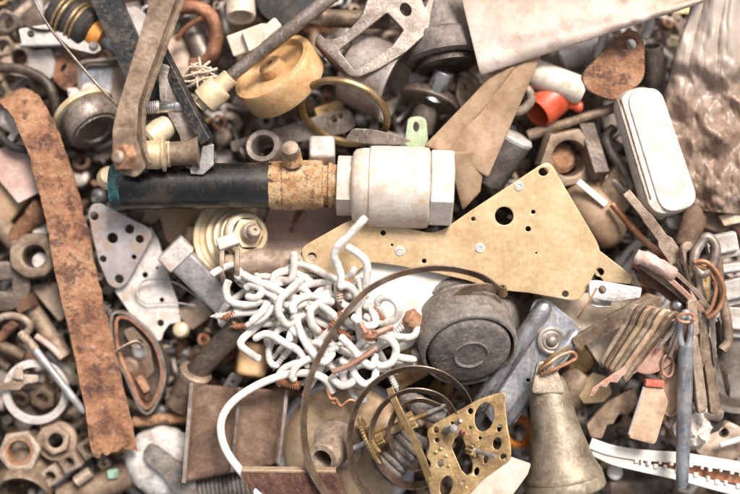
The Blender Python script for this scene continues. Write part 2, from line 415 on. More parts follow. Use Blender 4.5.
part('hex_collar', MB().hexa(M_ @ Matrix.Translation((0, 0, l / 2)), 30, l, 0, 6, 1.6), 'fitting_white', t)
part('coupling', MB().turned((352, 186, 72), (430, 188, 74), [(26, 0), (34, 1), (37, 4), (38.5, 12), (38.5, 17), (40.5, 18.5), (41, 30), (41, 70), (40, 76), (36, 78)], 56), 'fitting_white', t)
M_, l = along((429, 188, 74), (452, 189, 74))
part('octagon_end', MB().hexa(M_ @ Matrix.Translation((0, 0, l / 2)) @ Matrix.Rotation(radians(22), 4, 'Z'), 40, l, 27, 8, 2), 'galv', t)

# ================================================================ lever linkage
t = thing('lever', 'brown rusted flat lever bar crossing over the black bracket, hex bolt at its foot', 'lever', 150, 90, 100, mark='the brown lever')
m = MB().iplate([(156, -16), (182, -16), (139, 104), (137, 142), (143, 152), (147, 168), (136, 178), (120, 173), (113, 158), (113, 130), (118, 108)], 106, 7, r=5, bev=1.2)
b_ = part('bar', m, 'brown_iron', t)
m = MB().ribbon(L([(183, -16, 106), (173, 14, 106), (143, 98, 106), (139, 114, 106), (140, 148, 106), (146, 166, 106)]), 17, 4, Vector((.8, .3, .8)))
part('bent_flange', m, 'brown_iron', b_, bevel=.8)
M_ = FN(124, 157, 116, (-.62, -.05, .78))
nt_ = part('hex_nut', MB().hexa(M_, 14, 12, 7, 6, 1.6), 'rust_orange', t)
part('bolt_end', MB().lathe(M_ @ Matrix.Translation((0, 0, -4)), [(7, 0), (7, 12), (5, 14), (.1, 14)], 20), 'tan_iron', nt_)
part('spacer', MB().turned((143, 155, 98), (170, 154, 96), [(9, 0), (14, 3), (15, 14), (14, 18), (17, 19), (17.5, 22), (13, 23), (13, 27)], 32), 'cream_brass', t)
t = thing('bracket', 'black painted two-armed steel bracket running behind the brown lever', 'bracket', 170, 80, 60, mark='the black bracket')
m = MB().ribbon(L([(101, -14, 58), (122, 34, 60), (146, 88, 64), (150, 100, 64)]), 27, 8, Vector((.9, .42, .1)))
part('arm', m, 'black_paint', t, bevel=1)
m = MB().ribbon(L([(152, 30, 70), (172, 72, 80), (198, 124, 92), (208, 142, 94)]), [9] * 6 + [10] * 6 + [11] * 7, 14, Vector((.9, .42, .25)))
part('arm', m, 'black_paint', t, bevel=1)
m = MB().iplate([(158, 62), (170, 66), (206, 132), (214, 146), (213, 164), (203, 175), (189, 174), (184, 162), (180, 136), (160, 100)], 84, 6, r=4, bev=1)
part('end_plate', m, 'steel', t)
m = MB().iplate([(203, 146), (214, 144), (214, 165), (203, 175), (191, 174), (190, 168), (200, 163)], 92, 6, r=1, bev=1)
part('chamfered_foot', m, 'silver', t)
m = MB().turned((166, 154, 97), (200, 152, 96), [(12, 0), (12.5, 2), (12, 4), (12, 24), (14.5, 28), (16, 33)], 32); part('pivot_sleeve', m, 'brown_iron', t)
solo('plastic_spacer', 'cream plastic spacer between the foot of lever and bracket', 'spacer', MB().turned((148, 140, 84), (172, 122, 76), [(9, 0), (12, 3), (13, 16), (11, 26), (6, 31)], 28), 'cream_brass', (160, 131, 80))
solo('plastic_bulb', 'pale cream bulb showing behind the teal pipe end', 'bulb', MB().lathe(FN(110, 178, 50, (.2, .3, .9)), [(.2, -12), (9, -9), (13, 0), (9, 9), (.2, 12)], 24), 'cream_brass', (110, 178, 50))
t = thing('bolt', 'shiny chrome bolt with a threaded end between lever and black bracket', 'bolt', 165, 107, 84)
part('threaded_end', MB().turned((143, 108, 84), (160, 107, 84), thread_prof(7, 0, 17, 2.2), 20), 'silver', t)
part('shank', MB().turned((159, 107, 84), (186, 106, 84), [(5.5, 0), (6.2, 2), (6.2, 16), (7, 17), (7, 26)], 24), 'chrome', t)
solo('steel_sheet', 'dark grey worn steel sheet inside the black bracket', 'sheet', MB().iplate([(152, 66), (182, 92), (196, 130), (190, 150), (160, 140), (150, 110)], 44, 3), 'dark_iron', (170, 110, 44))
solo('steel_strip', 'broad brown steel strip standing behind the black bracket arm', 'strip', MB().iplate([(112, 52), (126, 50), (134, 96), (130, 128), (116, 128), (112, 92)], 34, 4), 'tan_iron', (122, 90, 34))

# ================================================================ rusty strip
t_pts = [(-3, 118, 6), (2, 102, 24), (14, 98, 44), (28, 110, 54), (42, 138, 57), (52, 168, 56), (64, 212, 55), (78, 280, 54), (94, 350, 52), (108, 415, 52), (115, 452, 50)]
pts = L(t_pts, k=10); ups = []
for i in range(len(pts)):
    s_ = min(1, i / 44.0)
    ups.append(Vector((.9, .32 + .55 * (1 - s_), -.10 - 1.15 * (1 - s_) ** 1.5)))
wd = [27 + 6 * min(1, i / 40) + 8 * max(0, (i - 45) / 50) + noise.noise((i * .6, 0, 0)) * 1.4 for i in range(len(pts))]
m = MB(); v = []; f = []; NW = 16
for i, p_ in enumerate(pts):
    tg = (pts[min(i + 1, len(pts) - 1)] - pts[max(i - 1, 0)]).normalized(); u = ups[i]; u = (u - tg * u.dot(tg)).normalized(); q = tg.cross(u)
    for j in range(NW + 1):
        a = j / NW - .5
        w_ = p_ + u * a * wd[i] + q * (2.2 * noise.noise((i * .18, a * 4, 1)))
        if i == len(pts) - 1: w_ += tg * (5 * noise.noise((a * 9, 3, 0)) + 8 * (a * a - .1))
        w_ += u * noise.noise((i * .45, a > 0, 5)) * 1.1 * abs(a) * 2
        v.append(w_)
for i in range(len(pts) - 1):
    for j in range(NW): q = i * (NW + 1) + j; f.append((q, q + 1, q + NW + 2, q + NW + 1))
m.add(v, f)
solo('rusty_strip', 'long flat strip of flaking orange-brown rust with a curled upper end', 'metal strip', m, 'rust', (75, 280, 52), bevel=.4, solid=5, mark='the long rusty strip')

# ================================================================ yellow wheel, rod, ring
t = thing('wheel', 'chunky yellow plastic wheel tilted on edge with a raised hub', 'wheel', 280, 78, 40, mark='the yellow wheel')
nrm = Vector((-.52, .62, .59)); M_ = FN(275, 71, 62, nrm)
prof = [(10, -26), (40, -26), (46, -24), (48, -20), (48, 4), (46.5, 7), (41, 7.5), (39.5, 5), (38.5, 1), (35, 0), (10, 0)]
part('tyre', MB().lathe(M_ @ Matrix.Scale(.94, 4), prof, 64, True), 'yellow_plastic', t)
h_ = part('hub', MB().lathe(M_, [(14, -4), (13, 6), (12.4, 9.5), (10.6, 11), (4.2, 11.2), (3.6, 8), (.1, 8)], 32), 'yellow_plastic', t)
t = thing('rod', 'smooth dark steel rod with a cream plastic ferrule on its lower end', 'rod', 270, 45, 84, mark='the steel rod')
part('shaft', MB().turned((345, -14, 92), (228, 78, 84), [(7, 0), (7.2, 100), (6.6, 102), (6.4, 150)], 28), 'steel', t)
part('ferrule', MB().turned((231, 76, 84), (199, 107, 80), [(6, 0), (9, 1), (9.5, 14), (13.5, 15), (14.5, 17), (14.5, 36), (13, 37.5), (7, 38), (7, 44)], 32), 'cream_brass', t)
nrm = Vector((-.22, -.78, .58))
M_ = FN(344, 113, 64, nrm)
prof = [(47, -3), (48, 0), (47, 2.4), (45.4, 3), (44.4, 1.8), (43, 2.6), (41, 1.2), (40.6, -2), (43, -4)]
solo('bezel_ring', 'thin round brass bezel ring leaning at an angle', 'ring', MB().lathe(M_, prof, 72, True), 'brass_old', (343, 113, 52), mark='the brass bezel ring')
M_ = FN(263, 146, 58, (-.15, .25, .95))
solo('tube', 'short thick-walled grey steel bushing standing on end above the pipe', 'bushing', MB().lathe(M_, [(18, -30), (18, 0), (16.5, 2), (12, 1.5), (10.5, -1), (10, -30)], 40, True), 'steel', (263, 146, 50), mark='the steel bushing')
M_ = FN(322, 152, 60, (.05, .6, .8))
solo('plug', 'square pale plastic plug sticking up behind the pipe fitting', 'plug', MB().box(M_, 26, 28, 22), 'white_metal', (322, 152, 55), bevel=4)
# dark slotted strap under the ring
m = MB().iplate([(232, 152), (230, 142), (345, 108), (352, 112), (356, 126), (345, 133), (270, 147)], 32, 4, [(334, 119, 3.5), (340, 116, 3)], r=3, rx=8)
solo('strap', 'grey slotted steel strap passing under the brass bezel ring', 'strap', m, 'steel', (290, 130, 32), mark='the slotted strap')
m = MB().ribbon(L([(232, 128, 20), (240, 150, 30), (246, 158, 30)]), 9, 3, Vector((.3, .2, 1))); m.ribbon(L([(240, 148, 30), (262, 140, 34), (276, 136, 32)]), 8, 3, Vector((0, .3, 1)))
solo('wire_clip', 'dark bent metal clip beneath the steel bushing', 'clip', m, 'dark_iron', (240, 148, 26))
m = MB().iplate([(353, 128), (372, 129), (398, 135), (412, 141), (396, 145), (360, 143), (345, 139)], 66, 3, r=3, rx=14)
solo('blade', 'dark grey pointed blade lying on the coupling below the brass ring', 'blade', m, 'steel', (378, 136, 66))
m = MB().box(F(330, 112, 24, 20, 10, 5), 30, 18, 14); solo('brass_block', 'brass block seen through the brass bezel ring', 'block', m, 'brass', (330, 112, 24), bevel=1.5)
m = MB().turned((352, 121, 26), (372, 116, 30), [(5, 0), (5, 6), (8, 6), (8, 14), (5, 15), (5, 22)], 20); solo('terminal', 'small shiny terminal screw seen through the bezel ring', 'screw', m, 'silver', (362, 118, 28))

# ================================================================ top centre
hole = [(338, 50), (388, 11), (404, 29), (392, 46), (353, 71)]
m = MB().iplate([(372, -14), (436, -14), (438, 6), (428, 32), (404, 54), (378, 70), (356, 79), (347, 77), (334, 62), (317, 44), (314, 36), (319, 32), (326, 40), (344, 34), (362, 14)], 82, 5, [hole, (407, 7, 5.5, 7, -20), [(424, -6), (431, -6), (427, 4)]], r=5, rx=-12, ry=8, bev=1.4)
t = thing('guard_bracket', 'curved worn steel guard bracket with an open frame and a round hole', 'bracket', 380, 35, 80, mark='the guard bracket')
m.v = [p - Vector((0, 0, 34 * max(0, min(1, ((437 - (p.x + 370)) * .9 + (247 - p.y) * .45) / 132 - .35)) ** 1.6)) for p in m.v]
part('frame', m, 'lead_steel', t)
m = MB().ribbon(L([(316, 42, 62), (330, 58, 63), (347, 77, 64)]), 14, 4, Vector((.1, .1, 1))); part('turned_lip', m, 'lead_steel', t, bevel=1)
prof = [(30, 0), (36, 4), (38, 20), (38, 46), (39.5, 48), (39.5, 53), (36, 53), (35, 40), (30, 6)]
solo('steel_cup', 'large smooth steel cup lying on its side beneath the guard bracket', 'cup', MB().turned((350, 66, 34), (402, 88, 48), prof, 56, True), 'cup_steel', (378, 80, 30), mark='the steel cup')
M_, l = along((432, -30, 34), (446, 62, 46))
t = thing('flanged_cone', 'speckled dark steel cone with a stepped rim beside the paper sheet', 'cone', 440, 35, 30, mark='the steel cone')
part('cone', MB().lathe(M_, [(20, 0), (24, 10), (35, 66), (36, 72)], 48), 'speck_steel', t)
part('rim', MB().lathe(M_, [(35, 68), (38, 70), (39.5, 73), (41, 88), (40, 92), (36, 94), (30, 94)], 56), 'speck_steel', t)
part('turned_base', MB().lathe(M_, [(20, 93), (30, 95), (31, 101), (28, 103), (20, 103)], 40), 'dark_iron', t)
t = thing('spigot', 'steel stem with a thick oval flange below the steel cone', 'valve stem', 432, 95, 30, mark='the flanged stem')
part('flange', MB().plate(F(430, 98, 40, -18, 52, 0), circ(0, 0, 30, 32, 14), 13, [], 0, 3), 'dark_iron', t)
part('stem', MB().turned((434, 96, 40), (446, 68, 56), [(13, 0), (10.5, 3), (10.5, 28), (9, 30)], 28), 'chrome', t)
part('lower_stem', MB().cyl((428, 104, 30), (420, 130, 22), 13), 'steel', t)
m = MB().iplate([(405, 62), (416, 58), (426, 64), (428, 76), (420, 86), (408, 84), (410, 74)], 26, 7, [(413, 70, 3.5)], r=5); solo('lug', 'small pale cast lug with a hole beside the steel cup', 'lug', m, 'white_metal', (416, 73, 26))
m = MB().iplate([(408, 118), (418, 116), (426, 119), (428, 140), (424, 150), (404, 146)], 56, 5, [(416, 127, 3, 5)], r=3); solo('plastic_clip', 'pale green plastic clip by the coupling of the pipe fitting', 'clip', m, 'green_plastic', (416, 132, 56), mark='the green clip')
m = MB().iplate([(456, 78), (470, 76), (478, 88), (472, 106), (460, 110), (454, 96)], 34, 6, [(462, 88, 4)], r=3, ry=20); solo('hinge_leaf', 'small brown perforated leaf between the flanged stem and leather', 'hinge', m, 'brown_iron', (465, 92, 34))
m = MB().turned((322, 18, 52), (386, 20, 50), [(8, 0), (9, 1), (9, 66), (8, 67)], 28); solo('steel_pin', 'brownish steel pin passing behind the guard bracket', 'pin', m, 'brown_iron', (350, 18, 50))
m = MB().turned((330, 60, 44), (318, 66, 50), [(4, 0), (7, 2), (7.4, 8), (4, 11)], 20); solo('ball_stud', 'small shiny ball stud next to the yellow wheel rim', 'stud', m, 'chrome', (324, 63, 46))
m = MB().lathe(FN(290, -2, 24, (0, .3, 1)), [(30, 0), (34, 4), (34, 8), (20, 12), (6, 12)], 40); solo('lid', 'dark rounded lid at the top edge behind the steel rod', 'lid', m, 'black_rubber', (290, 0, 24))
# white connector pieces
t = thing('connector', 'cream plastic connector block in two lobes against the steel rod', 'connector', 252, 40, 48, mark='the cream connector')
part('block', MB().box(F(250, 40, 50, 18, 8, -10), 40, 22, 20), 'bone', t, bevel=2)
part('tab', MB().box(F(272, 28, 50, 40, 0, 0), 18, 12, 12), 'bone', t, bevel=2)
part('rib', MB().box(F(247, 41, 62, 18, 8, -10), 3, 21, 6), 'bone', t, bevel=1)
solo('cap', 'white hollow plastic cap above the cream connector block', 'cap', MB().turned((240, -8, 40), (241, 20, 50), [(13, 0), (14, 2), (15, 26), (14, 29), (11, 28), (10, 12), (5, 11)], 32, True), 'bone', (240, 8, 44))
# copper elbow
pts = L([(160, 14, 30), (180, 8, 38), (200, 8, 42), (213, 20, 42), (216, 38, 40), (212, 54, 38), (202, 64, 34), (192, 66, 30)], k=5)
m = MB().tube(pts, [6, 6] + [6.8] * (len(pts) - 6) + [8, 8.6, 8.6, 8], 14); m.rough(1.2, .16); solo('copper_bend', 'curved copper pipe bend between the lever and cream connector', 'pipe bend', m, 'copper_dull', (205, 35, 38), mark='the copper bend')
m = MB().tube(L([(176, 40, 36), (186, 28, 40), (202, 18, 46)]), 2.6, 8); solo('copper_wire', 'thin copper wire crossing inside the copper pipe bend', 'wire', m, 'copper', (188, 28, 40))
solo('steel_pipe', 'dull steel pipe stub inside the curve of the copper bend', 'pipe', MB().cyl((188, 20, 18), (206, 60, 26), 10, 10, 24, 7), 'steel', (198, 42, 20))
solo('round_drum', 'brown drum-shaped can lid behind the brown lever', 'drum', MB().lathe(FN(184, 54, 18, (.3, .2, .9)), [(26, -14), (27, 0), (24, 2), (22, 0), (4, 1)], 40), 'tan_iron', (184, 54, 18))
m = MB()
for k in range(16):
    a = rng.uniform(-.6, 1.9); x, y = 198 + rng.uniform(-8, 8), 74 + rng.uniform(-7, 9)
    m.tube(L([(x - 13 * cos(a), y + 13 * sin(a), 56 + k * .4), (x + rng.uniform(-3, 3), y + rng.uniform(-3, 3), 60 + k * .4), (x + 13 * cos(a), y - 12 * sin(a), 56)], k=4), 1.1, 5)
solo('straw_tuft', 'tuft of dry straw-coloured fibres beside the plastic ferrule', 'straw', m, 'wood_pale', (198, 74, 56))
solo('bracket_plate', 'pale cast bracket arm showing behind the black bracket top', 'bracket', MB().iplate([(122, 12), (134, 6), (146, 14), (150, 44), (144, 62), (136, 50), (134, 26), (126, 24)], 42, 4, r=3), 'white_metal', (138, 32, 42))

# ================================================================ top right
m = MB(); 
def pap(u, v): return 3 * sin(u * 6 + v * 3) + 8 * noise.noise((u * 3.4, v * 2, 1)) - 6 * abs(noise.noise((u * 4 + v, v * 2.4 - u, 9))) - (3 * ((v - .9) / .1) ** 2 if v > .9 else 0) + 3.5 * max(0, 1 - abs(v - .9) / .05) + 5 * max(0, 1 - abs(u - .62 - .1 * v) / .03)
m.patch((456, -22, 92), (716, -22, 84), (704, 2, 86), (480, 76, 84), 44, 16, pap)
# the lower rim folds over
solo('paper_sheet', 'large sheet of pale brown wrapping paper across the top edge', 'paper', m, 'paper', (570, 25, 88), solid=1.6, sub=1, mark='the paper sheet', smooth=80)
t = thing('leather_strap', 'brown creased leather wrap folded in two under the paper sheet', 'leather', 485, 130, 60, mark='the leather wrap')
part('fold', MB().patch((492, 76, 70), (520, 62, 74), (452, 156, 70), (424, 146, 66), 14, 20, lambda u, v: 3 * sin(u * pi) - 3 * (u > .92) + 1.5 * noise.noise((u * 3, v * 5, 0))), 'card', t, solid=3, sub=1, smooth=80)
part('fold', MB().patch((512, 66, 72), (546, 44, 70), (488, 178, 68), (446, 154, 72), 14, 24, lambda u, v: 3 * sin(u * pi) + 2 * noise.noise((u * 2, v * 3, 7))), 'card', t, solid=3, sub=1, smooth=80)
part('fold', MB().patch((446, 152, 74), (486, 150, 71), (480, 192, 64), (463, 211, 60), 12, 14, lambda u, v: 4 * sin(u * pi) + 2 * noise.noise((u * 2, v * 2, 3))), 'card', t, solid=3, sub=1, smooth=80)
# wrap on the right
def wr(u, v):
    pl = 9 * sin(u * 15 + 1.2) * max(0, 1 - v * 2.0) + 10 * sin(u * pi)
    return pl + 9 * noise.noise((u * 2.6, v * 3.4, 2)) + 4 * noise.noise((u * 7, v * 8, 5))
t = thing('plastic_wrap', 'crumpled brown plastic bag gathered into pleats at the right edge', 'plastic bag', 705, 110, 60, mark='the brown plastic bag')
lb = cr([(692, -18, 60), (686, 24, 62), (672, 70, 58), (664, 104, 56), (668, 150, 56), (676, 186, 54), (684, 210, 46)], 13)
rb = cr([(746, -18, 60), (744, 24, 62), (752, 70, 62), (764, 104, 60), (770, 150, 60), (770, 186, 58), (766, 216, 48)], 13)
m = MB(); NU = 90; v = []; f = []
for j, (a, b) in enumerate(zip(lb, rb)):
    w_ = j / (len(lb) - 1); ple = max(0, 1 - w_ * 2.1)
    for i in range(NU + 1):
        u = i / NU; p_ = a.lerp(b, u)
        q_ = Vector((p_.x * .028, p_.y * .026, 2)); z = 14 * sin(pi * u) ** .6 + ple * 9 * abs(sin(u * 8.5 + 1 + w_ * 1.5)) + (1 - ple) * (14 * noise.noise(q_) - 17 * abs(noise.noise(q_ * 1.1)) - 6 * abs(noise.noise(q_ * 2.3 + Vector((3, 1, 0)))) - 1.5 * abs(noise.noise(q_ * 5)) + 3 * abs(noise.noise((p_.x * .07 - p_.y * .04, p_.y * .05 + p_.x * .03, 4))) + 1.5 * abs(noise.noise(q_ * 6))) + ple * 4 * noise.noise((u * 9, w_ * 4, 3))
        v.append(W(p_.x + 3 * noise.noise((w_ * 6, u * 2, 0)), p_.y, p_.z + z))
for j in range(len(lb) - 1):
    for i in range(NU): q = j * (NU + 1) + i; f.append((q, q + NU + 1, q + NU + 2, q + 1))
m.add(v, f); part('film', m, 'bag_film', t, solid=1.4, sub=1, smooth=80)
solo('hard_flap', 'stiff brown torn flap beneath the lower end of the bag', 'flap', MB().iplate([(682, 206), (706, 210), (738, 218), (722, 234), (700, 226)], 40, 3), 'brown_iron', (706, 215, 40))
# white handle
t = thing('plastic_casing', 'long white rounded plastic handle casing with grooved side', 'casing', 653, 152, 60, mark='the white casing')
A_ = F(652, 152, 66, 14.5, -4, 8)
def stad(w, l, r): return fillet([(-w / 2, -l / 2), (w / 2, -l / 2), (w / 2, l / 2), (-w / 2, l / 2)], r, 10)
out = [( -25, 62), (22, 62), (27, -38), (24, -55), (10, -66), (-8, -66), (-22, -56), (-26, -40)]
part('body', MB().plate(A_, fillet([(-25, 66), (20, 66), (27, -66), (-25, -66)], 27, 10), 26, [], 0, 8), 'casing_white', t)
part('cover', MB().plate(A_ @ Matrix.Translation((4, -2, 13)), fillet([(-20, 64), (17, 64), (23, -62), (-18, -62)], 24, 10), 5, [], 0, 2.4), 'casing_white', t)
for k in range(2):
    part('side_groove', MB().box(A_ @ Matrix.Translation((-24 + k * 4, 6, 12.2)) @ Matrix.Rotation(.01, 4, 'Z'), 1.3, 104, 2.4), 'tan_iron', t, bevel=.5)
m = MB().iplate([(628, 28), (640, 30), (646, 42), (645, 74), (640, 84), (612, 102), (596, 97), (584, 90), (580, 78), (584, 70)], 58, 5, [(633, 43, 5.4)], r=5, rx=-6, ry=6, bev=1.3)
solo('rusty_paddle', 'rust-coated flat paddle plate with one round hole', 'plate', m, 'rust', (615, 68, 58), mark='the rusty paddle')
# red cap
t = thing('bottle_cap', 'bright orange-red hollow plastic cap with a small side tab', 'cap', 548, 104, 50, mark='the red cap')
M_, l = along((562, 92, 36), (537, 113, 48))
part('shell', MB().lathe(M_, [(10, -4), (20, -3), (21, 0), (20.4, 3), (18.4, 5), (17.6, l), (16.8, l + 1), (14.2, l), (13.6, l - 22), (4, l - 24)], 44), 'red_plastic', t)
part('tab', MB().tube(L([(566, 104, 44), (574, 106, 47), (583, 107, 48)]), [4, 4, 4, 4, 4, 4, 4, 5, 5.6, 6, 5.6, 5, 3], 12), 'red_plastic', t)
m = MB().tube(L([(508, 112, 56), (522, 110, 60), (531, 100, 62), (528, 90, 62), (520, 85, 58)]), 4.5, 10); solo('hook', 'brown iron hook curling around in front of the red cap', 'hook', m, 'tan_iron', (520, 100, 58))
solo('spool', 'cream cylinder with faded markings behind the red cap', 'cylinder', MB().turned((526, 70, 50), (584, 92, 50), [(13, 0), (14.5, 2), (14.5, 58), (13, 61)], 32), 'bone', (558, 84, 36), mark='the cream cylinder')
solo('iron_rod', 'thin rusty brown rod slanting below the red cap', 'rod', MB().turned((528, 136, 44), (616, 107, 46), [(5.5, 0), (6, 4), (4.6, 50), (5.4, 92)], 20), 'brown_iron', (570, 122, 44), mark='the slanting rod')
t = thing('dirty_cylinder', 'corroded grey cylinder with a pale round end face', 'cylinder', 500, 155, 40, mark='the corroded cylinder')
m = MB().turned((488, 182, 36), (515, 138, 52), [(16, 0), (17, 4), (18, 40), (18.6, 44), (18.6, 52)], 36); m.rough(.5, .2); part('barrel', m, 'speck_steel', t)
part('end_cap', MB().turned((514, 140, 51.5), (518, 133, 54), [(18.8, 0), (19, 3), (17, 5.5), (4, 6)], 36), 'white_metal', t)
M_ = FN(566, 158, 46, (.2, -.1, .95), 12)
t = thing('hex_nut', 'very big brown hexagon nut with wide bore above the brass plate', 'nut', 566, 158, 44, mark='the big brown nut')
part('body', MB().hexa(M_, 31, 20, 18, 6, 2.5), 'brown_iron', t)
solo('orange_plug', 'small orange-brown plug sitting inside the big brown nut', 'plug', MB().lathe(FN(562, 158, 38, (.3, 0, 1)), [(15, -8), (15, 0), (10, 4), (1, 4)], 24), 'rust_orange', (562, 158, 38))
solo('steel_block', 'upright grey rectangular steel bar beside the white casing', 'bar', MB().box(F(592, 151, 50, 6, -24, 14), 17, 58, 16), 'dark_iron', (592, 150, 48), bevel=1.6, mark='the grey steel bar')
m = MB().tube(L([(606, 178, 42), (614, 182, 44), (626, 192, 46), (632, 186, 46), (622, 168, 46), (610, 150, 44), (607, 136, 42), (614, 128, 40)]), 5.2, 12); solo('u_bolt', 'steel U-shaped shackle tucked against the white casing', 'shackle', m, 'steel', (616, 160, 44), mark='the shackle')
solo('tan_capsule', 'smooth tan rounded plastic bulb beside the brass plate edge', 'bulb', MB().turned((572, 184, 34), (616, 242, 34), [(6, -4), (17, 2), (21, 14), (22, 40), (21, 58), (17, 68), (8, 74)], 36), 'card', (592, 212, 34), mark='the tan bulb')
solo('white_strip', 'thin white strip lying along the upper side of the tan bulb', 'strip', MB().box(F(592, 193, 60, -38, 0, 10), 38, 7, 3), 'white_plastic', (592, 193, 60), bevel=1)
solo('brown_box', 'worn brown metal box behind the bent flat tool', 'box', MB().box(F(616, 190, 34, -34, 10, 6), 36, 42, 26), 'brown_iron', (616, 188, 34), bevel=2.5)
m = MB().tube(L([(598, 58, 44), (606, 30, 50), (612, 22, 52), (640, 14, 52), (650, 22, 52), (644, 38, 50)]), 4.6, 10); solo('white_hoop', 'white painted wire hoop showing above the rusty paddle', 'hoop', m, 'white_metal', (622, 30, 50))
solo('pale_can', 'dull grey tube standing behind the rusty paddle', 'tube', MB().cyl((656, 92, 20), (652, 46, 40), 11, 11, 28, 8), 'steel', (654, 66, 30))
solo('white_nozzle', 'thick pale cylinder under the rim of the paper sheet', 'cylinder', MB().turned((560, 62, 20), (612, 40, 24), [(10, 0), (12, 2), (12, 30), (9, 32), (9, 56)], 28), 'white_metal', (586, 52, 22))
# ================================================================ top left
t = thing('knife_handle', 'black tool handle with brass bands and an orange end', 'tool handle', 85, 28, 36, mark='the banded tool handle')
M_, l = along((58, 12, 34), (112, 44, 38))
part('grip', MB().lathe(M_, [(15, -6), (20, 2), (21, 14), (19.5, 15), (21, 16.5), (21.5, 38), (20, 40), (14, 44)], 36), 'black_rubber', t)
for z in (5, 10, 21, 26):
    part('band', MB().lathe(M_, [(20.4, z), (22.4, z + .6), (22.4, z + 2.8), (20.4, z + 3.4)], 36), 'brass_old', t)
part('ferrule', MB().lathe(M_, [(16, 43), (16.5, 44), (16, 55), (12, 56)], 32), 'orange_plastic', t)
part('tang', MB().lathe(M_, [(8, 55), (7, 70), (5, 72)], 20), 'bluesteel', t)
t = thing('latch', 'pale silver latch plate with a square corner and one dark hole', 'latch', 60, 40, 40, mark='the silver latch')
part('plate', MB().iplate([(19, 29), (50, 24), (58, 22), (66, 34), (62, 44), (22, 45)], 44, 3, [(31, 34, 3.6)], r=2, rx=6), 'white_metal', t)
part('folded_edge', MB().box(F(42, 45, 40, 1, 0, 0), 44, 3, 9), 'silver', t, bevel=.8)
part('tongue', MB().iplate([(56, 34), (70, 30), (98, 42), (102, 50), (94, 54), (70, 48)], 46, 4, r=3, rx=4), 'white_metal', t)
part('screw', MB().lathe(F(94, 45, 48), [(4.5, -2), (4.5, 2), (3, 3.4), (.1, 3.4)], 16), 'silver', t)
part('screw', MB().lathe(F(66, 29, 48), [(3.5, -2), (3.5, 2), (2, 3), (.1, 3)], 16), 'silver', t)
solo('dark_pan', 'dark oval metal dish above the silver latch plate', 'dish', MB().lathe(FN(48, 19, 28, (.1, .8, .5), 0), [(4, -7), (22, -5), (26, 0), (27, 0), (23, -7), (4, -9)], 40, True), 'dark_iron', (48, 20, 26))
m = MB().iplate([(6, 46), (20, 44), (34, 52), (50, 50), (54, 64), (46, 82), (30, 78), (8, 74), (2, 60)], 18, 8, [(20, 58, 8, 9)], r=6); solo('cast_plate', 'tan cast plate with one big round hole near the top corner', 'casting', m, 'tan_iron', (26, 60, 18), mark='the tan casting')
m = MB().iplate([(30, 52), (52, 48), (56, 62), (52, 78), (38, 80), (28, 70)], 26, 5, r=3, rx=10); solo('white_leaf', 'pale chipped sheet fragment lying on the tan casting', 'sheet', m, 'white_metal', (42, 64, 26))
m = MB().iplate([(54, 58), (70, 50), (84, 58), (78, 84), (66, 92), (52, 78)], 26, 5, [(64, 68, 2.5, 5, 40), (73, 57, 2.5)], r=4, ry=-10); solo('hinge_plate', 'rusty perforated hinge plate below the silver latch', 'hinge', m, 'rust', (68, 70, 26))
m = MB().tube(L([(-8, 68, 34), (12, 68, 36), (30, 72, 38), (46, 82, 38), (54, 98, 36), (57, 116, 30), (60, 130, 22)]), 5, 12); solo('hose', 'dark brown hose arching above the curl of the rusty strip', 'hose', m, 'dark_iron', (30, 74, 36), mark='the brown hose')
t = thing('buckle', 'grey-green enamel plate held in a dull metal frame', 'buckle', 96, 76, 30, mark='the framed enamel plate')
part('plate', MB().plate(F(98, 78, 32, 0, 0, 0), fillet([(-18, -16), (18, -16), (18, 18), (-18, 18)], 4), 5), 'bluesteel', t)
part('frame', MB().tube(L([(80, 94, 36), (79, 70, 37), (84, 62, 38), (100, 60, 38), (118, 58, 38)], k=4), 2.6, 8), 'steel', t)
part('frame', MB().tube(L([(86, 68, 37), (90, 65, 38), (104, 65, 38), (118, 64, 38)], k=4), 1.8, 8), 'dark_iron', t)
m = MB(); m.sph(F(86, 104, 34, 20), 20, 28, 18); m.v = [Vector((p.x, p.y, 34 + (p.z - 34) * .55)) for p in m.v]; m.rough(7, .07, 4); m.rough(2.5, .25, 9)
solo('plaster_lump', 'crumbly off-white lump of plaster above the shiny lid', 'lump', m, 'plaster', (86, 104, 34), mark='the plaster lump')
t = thing('tin_can', 'round tin lid with a bright rim, tilted on edge by the rusty strip', 'tin lid', 98, 132, 26, mark='the tin lid')
M_ = FN(92, 124, 34, (.52, -.74, .36))
part('drum', MB().lathe(M_, [(4, 9), (14, 9), (15, 11), (22, 11), (23, 9.5), (26, 9.5), (27.5, 8), (28.6, 4), (27.6, 3), (29.6, -2), (30, -10), (28, -14), (10, -18)], 48), 'steel', t)
part('rim', MB().lathe(M_, [(29, -12), (33, -12.5), (34, -15), (33, -18), (29, -18)], 48, True), 'cream_brass', t)
pts = L([(28, -14, 84), (46, 22, 82), (76, 60, 78), (104, 92, 74), (126, 114, 66)]); solo('wire', 'thin straight grey wire running down across the silver latch to the brown lever', 'wire', MB().tube(pts, 1.3, 8), 'steel', (76, 60, 76))
for (x, y, h, r, lab, mm) in ((6, 22, 22, 13, 'dark rusted hex nut at the left edge above the tan casting', 'dark_iron'), (4, 46, 22, 11, 'small brown hex nut at the left edge beside the tan casting', 'brown_iron')):
    solo('hex_nut', lab, 'nut', MB().hexa(F(x, y, h, rng.uniform(0, 60), 12, 8), r, 9, r * .55), mm, (x, y, h))
